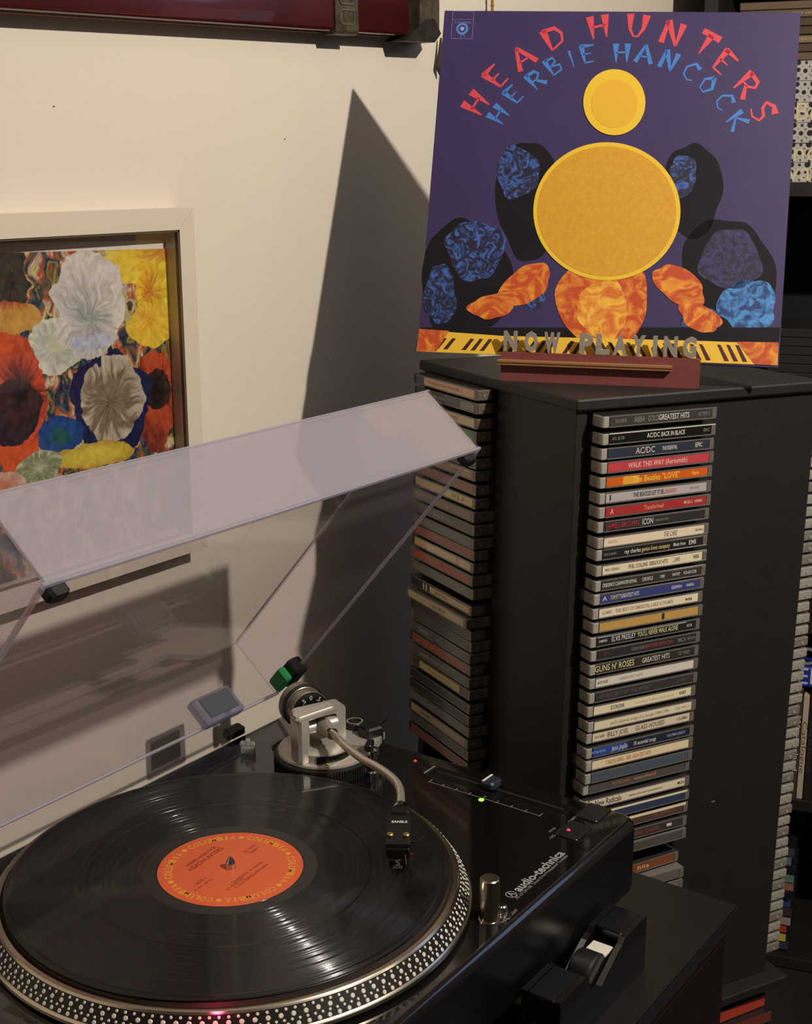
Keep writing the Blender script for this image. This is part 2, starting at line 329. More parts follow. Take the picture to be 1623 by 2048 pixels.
letter('A', 5.2, silk, TT, I @ tr(p.x, p.y, DZ+.1), 4.4, .06)
dtxt('AT-LP120-USB  Direct Drive Professional Turntable', 1084, 1753, 2.6, 73, .02)
dtxt('TARGET LIGHT', 1018, 1833, 2.5, 21, .02)
dtxt('QUARTZ', 1144, 1639, 2.4, 12, .02); dtxt('PITCH', 1104, 1660, 2.2, 8, .02); dtxt('-10%  +10%', 1111, 1668, 2.4, 20, .02)
# tall silver target lamp and its small button
p = onz(978, 1839, DZ)
P(MB().lathe([(7.4, DZ), (7.4, DZ+1), (6.6, DZ+1.2), (6.6, DZ+30.5), (5.9, DZ+31.2), (0, DZ+31.2)], 40, tr(p.x, p.y)), 'pop_up_lamp', mat('satin steel', (176, 164, 148), .24, metal=1), True, label='tall silver pop-up lamp')
p2 = onz(1004, 1829, DZ)
P(MB().lathe([(6.5, DZ), (6.5, DZ+.8), (3.4, DZ+1), (3.2, DZ+6.6), (2.4, DZ+7.4), (0, DZ+7.4)], 24, tr(p2.x, p2.y)), 'lamp_button', chrome, True)
# strobe pillar at the platter's front left, red lamp inside
st_ = (-134, -118)
P(MB().lathe([(15, DZ), (15, DZ+17), (13.5, DZ+20), (0, DZ+20.5)], 40, tr(st_[0]-3, st_[1]-12)), 'power_knob', blackgloss, True)
# plastic centre adapter guard standing on the deck
fro = clear('frosted clear plastic', (235, 235, 235), .45, (225, 225, 220), .2)
pg = onz(496, 1505, DZ)
ag = thing('stylus_guard', 'small frosted clear plastic stylus guard standing on the deck behind the record', 'guard', frame((pg.x, pg.y, DZ)) @ rotz(-60))
MB().box(-6, 6, -4, 4, 0, 6.5, 1).build('guard_body', fro, ag, Matrix.Identity(4))
for dx, hh in ((-4.6, 10), (0, 12.5), (4.6, 10)):
    MB().box(dx-2.1, dx+2.1, -3, 3, 6.5, hh, .9).build('prong', fro, ag, Matrix.Identity(4))
# ------------------------------------------------------------------ tonearm
PV = Vector((193, 75, 18)); ad = Vector((-.40, -.917, 0)).normalized(); ax = Vector((.917, -.40, 0))
FA = frame(PV, ax, -ad, (0, 0, 1))       # x across, y rearwards, z up, origin on the pivot
RC = (203, 79)
base = P(MB().lathe([(0, DZ-.2), (41.5, DZ-.2), (42.5, DZ+1), (42.5, DZ+12), (41, DZ+13), (0, DZ+13)], 96, tr(*RC)), 'tonearm_base', mat('black ribbed ring', (16, 14, 13), .45), True)
ribs = MB()
for k in range(110):
    ribs.box(42.2, 43.3, -.55, .55, DZ+1.5, DZ+11.5, 0, tr(*RC) @ rotz(360*k/110))
ribs.build('ring_ribs', mat('black rib', (26, 23, 21), .4), base, Matrix.Identity(4))['kind'] = 'stuff'
plate = P(MB().lathe([(0, DZ+13), (39.5, DZ+13), (40, DZ+14), (39.6, DZ+15.6), (38.5, DZ+16.2), (0, DZ+16.2)], 96, tr(*RC)), 'base_plate', silver, True)
zt = DZ+16.2
# dark height window and bright scale plate at the front of the base
MB().lathe([(24.5, zt), (24.5, zt+7), (18, zt+9), (0, zt+9)], 48, tr(PV.x, PV.y)).build('turret', silver, plate, Matrix.Identity(4), True)
arc = MB()
for k in range(12):
    a0 = math.radians(-150+k*7.5); a1 = math.radians(-150+(k+1)*7.5)
    arc.add([(PV.x+r*math.cos(a), PV.y+r*math.sin(a), z) for a in (a0, a1) for r, z in ((24.8, zt+.6), (24.8, zt+6.4), (25.6, zt+6.4), (25.6, zt+.6))], [(0, 3, 7, 4), (3, 2, 6, 7), (2, 1, 5, 6), (0, 4, 5, 1), (0, 1, 2, 3), (4, 7, 6, 5)])
arc.build('height_window', mat('black glossy window', (8, 6, 6), .2), plate, Matrix.Identity(4))
pa = onz(678, 1520, zt)
MB().box(-17, 17, -4, 4, 0, 1.6, .5, tr(pa.x, pa.y, zt-.5) @ rotz(-2)).build('scale_plate', mat('bright scale plate', (235, 226, 200), .2, metal=.6), plate, Matrix.Identity(4))
# yoke: thick rectangular ring standing across the arm, plus the bridge that leans over the counterweight
zb = zt-PV.z
yk = MB()
def ringbar(mb, x0, x1, y0, y1, z0, z1, t, tt, M, bt=0):
    r = 4.5
    out = rrect(x0, x1, z0, z1, r, 4); inn = rrect(x0+t, x1-t, z0+bt, z1-tt, 2.2, 4); n = len(out)
    vs = [(x, y0, z) for x, z in out]+[(x, y0, z) for x, z in inn]+[(x, y1, z) for x, z in out]+[(x, y1, z) for x, z in inn]
    fs = []
    for i in range(n):
        j = (i+1) % n
        fs += [(i, j, n+j, n+i), (2*n+i, 3*n+i, 3*n+j, 2*n+j), (i, 2*n+i, 2*n+j, j), (n+i, n+j, 3*n+j, 3*n+i)]
    mb.add(vs, fs, M)
ringbar(yk, -23, 22, -3, 10, zb-2, 16, 8.5, 7, FA, 10)
yk.build('yoke', silver, plate, Matrix.Identity(4), True)
br = MB(); ringbar(br, -27, -16, -16, 12, zb, 22, 3.5, 5, FA, 3)
br = MB().box(-27.5, -17, -15, 3, zb-1, 17, 2.4, FA).box(-27.5, 9, -15, -2, 14.5, 20.5, 2.2, FA @ Matrix.Rotation(math.radians(-6), 4, 'Y'))
br.build('gimbal_bridge', silver, plate, Matrix.Identity(4), True)
# arm
arm = P(MB().cyl(6.2, -15, 15, 32, FA @ roty(90), 1.5), 'tonearm', silver, True)
MB().lathe([(7.8, -7), (8.6, -2), (7.4, 7), (5.2, 15), (4.4, 18.5)], 36, FA @ rotx(90)).build('arm_socket', mat('bead blasted alloy', (160, 150, 136), .4, metal=.5), arm, Matrix.Identity(4), True)
zz = 18.0
ctl = [(665, 1467), (689, 1491), (723, 1517), (752, 1533), (772, 1546), (787, 1559), (797, 1573), (801, 1592), (800, 1612)]
cp = [onz(a, b_, zz) for a, b_ in ctl]
def spline(p, n=6):
    out = []
    for i in range(len(p)-1):
        a, b_, c, d = p[max(i-1, 0)], p[i], p[i+1], p[min(i+2, len(p)-1)]
        for k in range(n):
            t = k/n; out.append(.5*((2*b_)+(c-a)*t+(2*a-5*b_+4*c-d)*t*t+(3*b_-a-3*c+d)*t**3))
    return out+[p[-1]]
sp = spline([PV+ad*14]+cp)
MB().tube(sp, 3.2, 18).build('arm_tube', mat('polished arm tube', (206, 196, 178), .2, metal=.7), arm, Matrix.Identity(4), True)
MB().lathe([(4.9, -1.6), (5.1, 0), (4.6, 2.2)], 28, frame(PV+ad*19.5, ax, Vector((0, 0, 1)), -ax.cross(Vector((0, 0, 1))))).build('ferrule', chrome, arm, Matrix.Identity(4), True)
# counterweight behind the pivot
FC = FA @ tr(0, 0, 6) @ rotx(-90) @ Matrix.Diagonal((1.13, 1.13, .9, 1))
MB().lathe([(0, 18.6), (13.6, 18.8), (14.2, 20), (14.4, 23)], 48, FC).build('weight_dial', mat('black dial', (12, 11, 10), .4), arm, Matrix.Identity(4), True)
cw = MB().lathe([(14.3, 22), (15, 23), (15.1, 33), (16.2, 34), (16.4, 46), (14, 48), (0, 48)], 56, FC).build('counterweight', mat('ground steel', (148, 138, 124), .3, metal=.7), arm, Matrix.Identity(4), True)
MB().lathe([(15.2, 33.2), (16.9, 34), (17, 37), (15.2, 37.6)], 56, FC, closed=True).build('black_rim', blacksat, cw, Matrix.Identity(4), True)
FD = frame(PV+Vector((0, 0, 6))-ad*17.2, ax, (0, 0, 1), ad)
for t_, a in (('0', 0), ('.5', 34), ('.5', -36), ('3', -60), ('1', 62)):
    letter(t_, 4, whiteink, arm, FD @ rotz(a) @ tr(0, 12.2, .3), None, .08)
# anti-skate platform, dial, lift lever, arm rest
pk = onz(709, 1446, 4)
MB().prism([(PV.x+8, PV.y-2), (PV.x+22, PV.y-38), (PV.x+52, PV.y-28), (PV.x+44, PV.y+12)], zt, zt+6).build('side_platform', silver, plate, Matrix.Identity(4))
MB().lathe([(0, 0), (8.2, 0), (8.4, 1), (8.4, 7), (7.6, 7.8), (5.4, 7.8), (5, 6.8), (0, 6.8)], 40, tr(pk.x, pk.y, -1.8)).build('anti_skate_dial', blacksat, plate, Matrix.Identity(4), True)
MB().lathe([(5.7, 7.6), (7.2, 7.6), (7.2, 7.95), (5.7, 7.95)], 40, tr(pk.x, pk.y, -1.8), closed=True).build('dial_scale', greyink, plate, Matrix.Identity(4))
pk = onz(741, 1478, -4)
MB().box(-9, 9, -8, 8, -12, 9, 2, tr(pk.x, pk.y, 0) @ rotz(-20)).build('lift_housing', blacksat, plate, Matrix.Identity(4))
lv0 = Vector((pk.x+4, pk.y, 5)); lv1 = onz(773, 1437, 14)
MB().tube([lv0, lv0+(lv1-lv0)*.5+Vector((0, 0, -1)), lv1], [1.3, 1.1, 1.0], 10).build('lift_lever', blacksat, plate, Matrix.Identity(4), True)
pr = onz(747, 1511, -4)
P(MB().lathe([(5.5, DZ), (5.5, DZ+4), (3.2, DZ+5), (3.2, -4), (5, -2), (5, 2), (0, 3)], 24, tr(pr.x, pr.y)), 'arm_rest', chrome, True)
MB().box(-7, 7, -3, 3, 0, 6, 1, tr(pr.x-2, pr.y+3, 2) @ rotz(25)).build('rest_clip', blacksat, plate, Matrix.Identity(4))
# headshell and cartridge
h0 = onz(801, 1612, zz); h1 = onz(795, 1697, 16)
hd = Vector((h1.x-h0.x, h1.y-h0.y, 0)).normalized(); hx = Vector((-hd.y, hd.x, 0))
HL = math.hypot(h1.x-h0.x, h1.y-h0.y)
FH = frame((h0.x, h0.y, zz), hx, hd, hx.cross(hd))   # y forwards
MB().lathe([(3.2, -3), (4.4, 0), (6.0, 4), (6.3, 9)], 28, FH @ rotx(-90)).build('locking_collar', chrome, arm, Matrix.Identity(4), True)
flip = -1 if hx.cross(hd).z < 0 else 1
hs = MB().prism([(-6.5, 6), (6.5, 6), (8.0, HL*.55), (8.8, HL), (-8.8, HL), (-8.0, HL*.55)], -1.6 if flip > 0 else -1.2, 1.2 if flip > 0 else 1.6, FH)
hs.box(-6.5, 6.5, 6, 16, -3.5, 3.5, 1, FH)
hs.build('headshell', mat('black headshell', (26, 22, 20), .32), arm, Matrix.Identity(4), True, 'black headshell')
FHu = frame((h0.x, h0.y, zz), -hx if flip > 0 else hx, -hd, Vector((0, 0, 1)))
def onshell(f, side=0): return FHu @ tr(side, -HL*f, 0)
letter('SANSUI', 3.1, whiteink, arm, onshell(.47) @ tr(0, 0, 1.75), 11, .1, bold=.12)
for s_ in (-5.6, 5.6):
    MB().cyl(2.4, 1.3, 3.2, 12, FHu @ tr(s_, -HL*.8, 0), .5).build('screw', mat('brass screw', (170, 150, 96), .35, metal=.8), arm, Matrix.Identity(4), True)
ct = MB().box(-8.2, 8.2, -HL-1, -HL+12, -9.5, -1.7, .8, FHu).box(-5.8, 5.8, -HL-1.5, -HL+9, -16.6, -9.5, .8, FHu)
ct.build('cartridge', mat('black cartridge', (13, 11, 11), .35), arm, Matrix.Identity(4))
FN = FHu @ tr(0, -HL-1.65, 0) @ rotx(90)
letter('S', 4.4, greyink, arm, FN @ tr(0, -12.2, 0), 3.6, .1); letter('SHURE', 1.9, greyink, arm, FN @ tr(0, -15.4, 0), 6.5, .08)
for s_, c_ in ((5.2, (200, 160, 110)), (8.9, (210, 150, 80)), (10.2, (120, 90, 70))):
    MB().tube([FHu @ Vector((s_, -HL+1.2-.8*abs(s_-9), -6)), FHu @ Vector((s_+.3, -HL-1.5+.9*abs(s_-5), -13 if s_ < 6 else -11))], .45, 8).build('lead_pin', mat('pin', c_, .3, metal=.8), arm, Matrix.Identity(4), True)
MB().tube([FHu @ Vector((8.5, -HL+5, 0)), FHu @ Vector((13, -HL+3.5, 1.5)), FHu @ Vector((19, -HL+6, 4.5))], [1.0, .8, .6], 8).build('finger_lift', blacksat, arm, Matrix.Identity(4), True)
MB().lathe([(.8, 0), (.35, -2.2)], 8, FHu @ tr(0, -HL+3, -16.3)).build('stylus', chrome, arm, Matrix.Identity(4))
# red strobe glow on the platter wall
light('strobe_lamp', 'POINT', (-124, -102, 3), .02, (1.0, .05, .16), .004)
# ------------------------------------------------------------------ dust cover
LX0, LX1, LY, LZ, LA, LL, LH = -163.7, 276.1, 193.9, -10.7, math.radians(49.8), 342.6, 64.9
sv = Vector((0, -math.cos(LA), math.sin(LA))); tv = Vector((0, math.sin(LA), math.cos(LA)))
FL = frame((LX0, LY, LZ), (1, 0, 0), sv, tv)     # x along, y towards the cover's front, z its height
DC = thing('dust_cover', 'open clear plastic dust cover raised over the record player', 'dust cover', FL)
lw = LX1-LX0; T_ = 3.0
cl = clear('clear acrylic', (250, 248, 250), .018, (196, 190, 200), .03)
clf = clear('milky acrylic front', (242, 241, 246), .46, (222, 216, 222), .07)
edge = clear('acrylic edge highlight', (238, 236, 246), .42, (232, 228, 238), .1)  # pale haze colour stands in for highlights on the cover's edges
cls = clear('clear acrylic side', (248, 245, 250), .035, (190, 184, 205), .03)
E4 = Matrix.Identity(4)
def panel(name, x0, x1, y0, y1, z0, z1, m): MB().box(x0, x1, y0, y1, z0, z1, .5).build(name, m, DC, E4)
panel('top_panel', T_, lw-T_, T_, LL-T_, LH-T_, LH, cl)
panel('front_panel', T_, lw-T_, LL-T_, LL, 2.5, LH, clf)
panel('rear_panel', T_, lw-T_, 0, T_, 2.5, LH, cl)
panel('side_panel', 0, T_-.05, 0, LL, 2.5, LH, cls); panel('side_panel', lw-T_+.05, lw, 0, LL, 2.5, LH, cls)
for a in ((0, lw, LL-3.2, LL+.4, 0, 2.4), (0, lw, -.2, 3.2, 0, 2.4), (-.2, 3.4, 3.3, LL-3.3, 0, 2.4), (lw-3.4, lw+.2, 3.3, LL-3.3, 0, 2.4)):
    MB().box(*a, .4).build('rim', edge, DC, E4)
for a in ((0, lw, LL-2.6, LL+.3, LH+.05, LH+1.2), (0, 2.6, 2, LL-3, LH+.05, LH+1.2), (lw-2.6, lw, 2, LL-3, LH+.05, LH+.9)):
    MB().box(*a, .3).build('fold_edge', edge, DC, E4)
for x in (5, lw-19):
    MB().box(x, x+14, LL-14, LL-4, -5, 6, 2).build('rubber_bumper', mat('black rubber', (14, 12, 12), .6), DC, E4)
# hinge bracket on the rear panel, grey pad in clear housing
hb = MB().box(172-LX0, 220-LX0, 3.2, 15, -2, 25, 2).build('hinge_bracket', clear('blue clear bracket', (222, 222, 236), .34, (184, 184, 204), .1), DC, E4)
MB().box(178-LX0, 214-LX0, 15.1, 16.4, 2, 22, .6).build('bracket_pad', mat('dark grey pad', (72, 74, 80), .5), hb, E4)
MB().box(264-LX0, 279-LX0, 24, 50, -6, 10, 2).build('corner_block', blacksat, DC, E4)
gb = MB().box(255-LX0, 263.8-LX0, 20, 42, -5, 9, 2).build('green_clip', mat('green plastic', (34, 128, 74), .4), DC, E4, label='small green plastic clip')
P(MB().cyl(5.5, -10, 10, 24, tr(203, 184, -19) @ roty(90), 2).box(194, 212, 177, 189, DZ, -15, 1), 'hinge', blacksat, True)
P(MB().cyl(5.5, -10, 10, 24, tr(-105, 184, -19) @ roty(90), 2).box(-116, -94, 178, 190, DZ, -14, 1), 'hinge', blacksat, True)
# ------------------------------------------------------------------ tape dispenser
DX0, DX1, DY0, DY1 = 84, 216, -214, -184
TD = thing('tape_dispenser', 'black desktop tape dispenser with a white tab, in front of the record player', 'tape dispenser', frame((DX0, DY0, -115)))
dm = mat('black shiny dispenser', (16, 13, 13), .28, coat=.3)
def side_poly():
    p = [(0, 0), (132, 0), (132, 45), (96, 45), (92, 41), (86, 39), (60, 25), (50, 24), (44, 30), (40, 44), (36, 45), (0, 45)]
    return p
L2, D2 = 132, 30
for y0, y1 in ((0, 4.5), (D2-4.5, D2)):
    MB().prism(side_poly(), -y1, -y0, rotx(90)).build('side_wall', dm, TD, E4)
MB().box(0, 38, 4.6, D2-4.6, 0, 44.6, 1).build('front_block', dm, TD, E4)
MB().box(99, 132, 4.6, D2-4.6, 0, 44.8, 1).build('rear_block', dm, TD, E4)
MB().box(38.2, 98.8, 4.6, D2-4.6, 0, 8, 0).build('weight', darkhole, TD, E4)
MB().cyl(17, 6.5, D2-6.5, 36, tr(66, 0, 26) @ rotx(-90), 1.5).build('roll_hub', blacksat, TD, E4, True)
MB().box(76, 92, 7, D2-7, 35, 37, .4, tr(0, 0, 0)).build('white_tab', mat('white paper tab', (215, 208, 192), .5), TD, E4, label='small white tab')
letter('8 - ROLL', 3, greyink, TD, tr(-.15, 14, 22) @ rotz(-90) @ rotx(90), 12, .05)
# ------------------------------------------------------------------ picture frame on the wall
fm = mat('pale cream painted moulding', (204, 192, 172), .45)
FY = 240.0
A = ony(390, 416, FY); B = ony(411, 1096, FY)
fx1 = (A.x+B.x)/2; fz1 = A.z; fz0 = B.z; fx0 = fx1-386
PF = thing('picture_frame', 'cream framed colourful flower painting hanging on the wall', 'picture', frame((fx0, YW, fz0)))
fwid = fx1-fx0; fh = fz1-fz0; mw = 17.5; dp = YW-FY
def mould(name, pts):
    # mitred stick: outer/inner outline, full depth
    MB().add([(x, y, z) for y in (-.2, -dp) for x, z in pts], [(0, 1, 2, 3), (7, 6, 5, 4), (0, 4, 5, 1), (1, 5, 6, 2), (2, 6, 7, 3), (3, 7, 4, 0)]).build('moulding', fm, PF, E4)
g = .15
mould('m', [(0+g, fh), (fwid-g, fh), (fwid-mw-g, fh-mw), (mw+g, fh-mw)]); mould('m', [(0+g, 0), (mw+g, mw), (fwid-mw-g, mw), (fwid-g, 0)])
mould('m', [(0, g), (0, fh-g), (mw, fh-mw-g), (mw, mw+g)]); mould('m', [(fwid, g), (fwid-mw, mw+g), (fwid-mw, fh-mw-g), (fwid, fh-g)])
MB().box(mw-1, fwid-mw+1, -3.2, -1.2, mw-1, fh-mw+1).build('backing_board', mat('pale grey backing', (186, 178, 164), .7), PF, E4)
for a in ((mw, mw+1.6, -dp+1, -dp+4.5, mw, fh-mw), (fwid-mw-1.6, fwid-mw, -dp+1, -dp+4.5, mw, fh-mw), (mw, fwid-mw, -dp+1, -dp+4.5, fh-mw-1.6, fh-mw), (mw, fwid-mw, -dp+1, -dp+4.5, mw, mw+1.6)):
    MB().box(*a).build('inner_lip', mat('dark brown fillet', (92, 74, 56), .4), PF, E4)
MB().box(mw+1.7, fwid-mw-1.7, -15.2, -14, mw+1.7, fh-mw-1.7).build('glass_pane', clear('picture glass', (250, 250, 250), .0, (255, 255, 255), .01, .9), PF, E4)
# sheet and print
c1 = ony(327, 480, YW-5); c2 = ony(341, 497, YW-6); c3 = ony(351, 890, YW-6); c0 = ony(0, 506, YW-6)
tilt = math.degrees(math.atan2(c2.z-c0.z, c2.x-c0.x))
px1 = c2.x-fx0; pz1 = c2.z-fz0
MB().box(-338, 0, -4.4, -3.3, -210, 0, 0, tr(c1.x-fx0, 0, c1.z-fz0) @ roty(-tilt)).build('white_sheet', mat('white paper', (222, 214, 200), .7), PF, E4)
# painted print: colour per vertex computed from poured-paint blooms
def vnoise(x, y, s, seed):
    rs = np.random.RandomState(seed); g_ = rs.rand(64, 64); x = x/s; y = y/s
    xi = np.floor(x).astype(int); yi = np.floor(y).astype(int); fx = x-xi; fy = y-yi; fx = fx*fx*(3-2*fx); fy = fy*fy*(3-2*fy)
    g4 = lambda a, b_: g_[a % 64, b_ % 64]
    return (g4(xi, yi)*(1-fx)+g4(xi+1, yi)*fx)*(1-fy)+(g4(xi, yi+1)*(1-fx)+g4(xi+1, yi+1)*fx)*fy
PW, PH_ = 322.0, 272.0; nx, ny = 440, 380
gx, gy = np.meshgrid(np.linspace(-PW, 0, nx), np.linspace(-PH_, 0, ny))
wx = gx+14*(vnoise(gx, gy, 16, 1)-.5)+6*(vnoise(gx, gy, 6, 2)-.5); wy = gy+14*(vnoise(gx, gy, 16, 3)-.5)+8*(vnoise(gx, gy, 5, 4)-.5)
pal = np.array([(24, 36, 88), (30, 60, 120), (60, 74, 44), (40, 34, 34), (196, 178, 84), (190, 184, 168), (188, 84, 44), (74, 92, 84), (28, 30, 70), (150, 140, 60), (110, 62, 44), (36, 60, 60)], float)
ti = (vnoise(wx, wy, 13, 5)*6+vnoise(wx*1.2, wy*.5, 7, 6)*5+vnoise(wx*2.2, wy*.5, 2.6, 9)*1.6) % len(pal)
ki = ti.astype(int); fi = (ti-ki)[..., None]; colr = (pal[ki]*(1-fi)+pal[(ki+1) % len(pal)]*fi)*(.78+.4*vnoise(wx*2.4, wy*.5, 1.5, 7))[..., None]
def bloom(px, py, rx, ry, stops, seed, cx=None, cy=None, streak=.5, fade=.0):
    global colr
    c = ony(px, py, YW-6); cx_ = c.x-c2.x; cy_ = c.z-c2.z
    rx, ry = rx*.53, ry*.455
    dx = gx-cx_; dy = gy-cy_
    if cx is not None:
        e = ony(cx, cy, YW-6); ex, ey = e.x-c2.x, e.z-c2.z
    else: ex, ey = cx_, cy_
    an = np.arctan2(gy-ey, gx-ex); d = np.sqrt((dx/rx)**2+(dy/ry)**2)
    wob = (vnoise(gx, gy, 16, seed)-.4)*.34+(vnoise(gx, gy, 4, seed+1)-.5)*.1
    inside = d+wob < 1.06
    rad = np.sqrt(((gx-ex)/rx)**2+((gy-ey)/ry)**2)
    an2 = an+4+.5*(vnoise(gx, gy, 14, seed+5)-.5); st = vnoise(an2*9, rad*2.2, 1, seed+2)*.6+vnoise(an2*27, rad*3.5, 1, seed+3)*.4
    t = np.clip(rad/1.15+(st-.5)*streak, 0, .999)*(len(stops)-1)
    sa = np.array(stops, float); k = t.astype(int); f_ = (t-k)[..., None]
    cc = sa[k]*(1-f_)+sa[np.minimum(k+1, len(stops)-1)]*f_
    cc = cc*(.88+.2*st)[..., None]+26*(vnoise(gx*1.5, gy*1.5, 5, seed+7)-.5)[..., None]*np.array((1, .9, .8))
    colr = np.where(inside[..., None], cc, colr)
bloom(290, 520, 90, 50, [(196, 130, 40), (206, 150, 60), (224, 186, 50), (226, 196, 60)], 30, 330, 500, .5)
bloom(12, 590, 44, 78, [(40, 34, 30), (70, 60, 50), (52, 50, 44), (160, 92, 50)], 34, 25, 580, .6)
bloom(30, 650, 50, 28, [(120, 60, 44), (190, 100, 60), (200, 150, 70)], 36, 25, 600, .5)
bloom(322, 600, 46, 74, [(200, 110, 40), (222, 170, 40), (226, 196, 50), (232, 205, 70)], 40, 300, 585, .7)
bloom(306, 655, 46, 40, [(226, 160, 50), (232, 190, 60), (228, 190, 60)], 43, 300, 640, .4)
bloom(120, 700, 50, 45, [(206, 204, 160), (190, 190, 180), (220, 214, 190)], 46, None, None, .5)
bloom(320, 800, 46, 100, [(90, 34, 26), (180, 72, 44), (190, 80, 44), (120, 50, 40)], 50, 330, 770, .8)
bloom(320, 780, 30, 36, [(30, 24, 22), (36, 28, 26), (60, 40, 34)], 53, None, None, .4)
bloom(186, 612, 71, 95, [(150, 160, 140), (178, 176, 170), (196, 190, 180), (216, 208, 198), (214, 206, 196)], 60, 184, 648, .7)
bloom(190, 690, 42, 16, [(150, 70, 64), (190, 150, 150), (186, 190, 206)], 62, 184, 660, .6)
bloom(28, 820, 70, 110, [(40, 26, 26), (90, 40, 30), (190, 72, 42), (206, 84, 44), (208, 84, 40)], 66, 50, 806, .5)
bloom(40, 840, 46, 52, [(30, 24, 26), (64, 34, 30), (48, 34, 44)], 68, 50, 806, .8)
bloom(236, 815, 84, 92, [(24, 26, 60), (30, 36, 84), (28, 30, 66)], 70, None, None, .5)
bloom(232, 805, 64, 78, [(110, 80, 64), (140, 128, 104), (124, 104, 84), (178, 164, 140), (190, 178, 160)], 72, 228, 810, .9)
bloom(130, 880, 46, 36, [(40, 90, 60), (40, 80, 140), (30, 60, 120)], 76, None, None, .8)
bloom(200, 915, 84, 22, [(226, 200, 70), (214, 190, 70), (190, 150, 60)], 78, None, None, .8)
bloom(90, 945, 44, 30, [(200, 196, 180), (120, 130, 90), (190, 186, 160)], 80, None, None, .9)
bloom(20, 985, 40, 26, [(190, 110, 80), (206, 180, 160)], 82, None, None, .4)
colr = np.clip(colr, 0, 255)/255; colr = np.where(colr <= .04045, colr/12.92, ((colr+.055)/1.055)**2.4)
me = bpy.data.meshes.new('painting')
co = np.zeros((nx*ny, 3)); co[:, 0] = gx.ravel()*S; co[:, 2] = gy.ravel()*S
fa = [(j*nx+i, j*nx+i+1, (j+1)*nx+i+1, (j+1)*nx+i) for j in range(ny-1) for i in range(nx-1)]
me.from_pydata(co.tolist(), [], fa); ca = me.color_attributes.new('paint', 'FLOAT_COLOR', 'POINT')
ca.data.foreach_set('color', np.concatenate([colr.reshape(-1, 3), np.ones((nx*ny, 1))], 1).ravel().astype(np.float32))
pmn = bpy.data.materials.new('poured paint'); pmn.use_nodes = True; at_ = pmn.node_tree.nodes.new('ShaderNodeVertexColor'); at_.layer_name = 'paint'
pb = pmn.node_tree.nodes['Principled BSDF']; pmn.node_tree.links.new(at_.outputs[0], pb.inputs['Base Color']); pb.inputs['Roughness'].default_value = .35
me.materials.append(pmn); link('painting', me, PF, tr(px1, -5.2, pz1) @ roty(-tilt))
# ------------------------------------------------------------------ lacquered scabbard on the wall
q0 = ony(0, 20, 245); q1 = ony(805, 73, 245); dx_ = (q1-q0).normalized(); up_ = Vector((-dx_.z, 0, dx_.x))
SB = thing('sword_scabbard', 'red lacquered sword scabbard with bronze fittings hanging on the wall above the picture', 'scabbard', frame(q0, dx_, (0, 1, 0), up_))
Lr = (q1-q0).length
lac = mat('dark red lacquer', (60, 15, 16), .18, coat=.6, noise=.35, nscale=9, stretch=(1, 1, 3))
brz = mat('aged bronze', (92, 82, 62), .45, metal=.6, noise=.4, nscale=120, bump=.5, bscale=400)
def flat_tube(x0, x1, y0, y1, z0, z1, r): 
    p = rrect(y0, y1, z0, z1, r, 4); n = len(p); return MB().add([(x0, a, c) for a, c in p]+[(x1, a, c) for a, c in p], [tuple(range(n)), tuple(reversed(range(n, 2*n)))]+[(i, n+i, n+(i+1) % n, (i+1) % n) for i in range(n)])
flat_tube(-260, Lr, -8, 10, 0, 62, 4).build('scabbard_body', lac, SB, E4, True)
flat_tube(-260, Lr, 8.5, 12, -1, 3, 1).build('edge_highlight', mat('pale edge highlight', (150, 110, 96), .5), SB, E4, True)  # highlight along the scabbard's bottom edge, painted as a pale strip
xb = (ony(655, 60, 245)-q0).dot(dx_); xc = (ony(703, 60, 245)-q0).dot(dx_)
bb = flat_tube(xb, xc-2, -10, 12, -2.5, 64.5, 4).build('bronze_band', brz, SB, E4, True)
for k in range(3):
    ringbar(rb := MB(), xb+6, xc-8, -10.9, -9.9, 6+18*k, 20+18*k, 1.4, 1.4, None, 1.4); rb.build('relief', mat('bronze relief', (124, 112, 84), .4, metal=.6), bb, E4)
ex_ = Lr+38
MB().prism([(Lr-6, -3), (Lr-2, 0), (Lr+14, 10), (Lr+16, 40), (Lr+2, 62), (Lr-10, 70), (ex_, 74), (ex_+14, 60), (ex_+12, 8), (ex_, -4)], -11, 11, Matrix(((1, 0, 0, 0), (0, 0, -1, 0), (0, 1, 0, 0), (0, 0, 0, 1)))).build('end_fitting', brz, SB, E4)
MB().prism([(Lr-14, -5), (Lr+24, 16), (Lr+40, 18), (Lr+52, 4), (Lr+40, -5)], -12.5, 12, Matrix(((1, 0, 0, 0), (0, 0, -1, 0), (0, 1, 0, 0), (0, 0, 0, 1)))).build('fitting_wing', mat('dark bronze', (52, 46, 36), .5, metal=.5, noise=.4, nscale=90), SB, E4)
tq = ony(879, 135, 256)
MB().tube([tq+Vector((2, 0, 30)), tq+Vector((0, 0, 12)), tq+Vector((-2, 0, 0)), tq+Vector((1, 0, -8))], [1, 2.5, 3.5, 1], 8).build('tassel_shadow', mat('tassel shadow brown', (60, 44, 34), .8), SB, frame(q0, dx_, (0, 1, 0), up_).inverted())  # dark tube stands in for a tassel's cast shadow on the wall
gc = [ony(984, y, 252) for y in (-200, -60, 20, 60)]
cd = thing('gold_cord', 'thin gold cord hanging on the wall above the record sleeve', 'cord', frame(gc[0]))
MB().tube([p-gc[0] for p in gc], 1.6, 10).build('cord_strand', mat('gold cord', (142, 104, 40), .5), cd, E4, True)
for k in range(18):
    p = (gc[0]-gc[0])+(gc[3]-gc[0])*(k+.5)/18; MB().lathe([(1.5, -2), (2.2, 0), (1.5, 2)], 10, tr(*p)).build('bead', mat('gold bead', (160, 120, 50), .4, metal=.4), cd, E4, True)
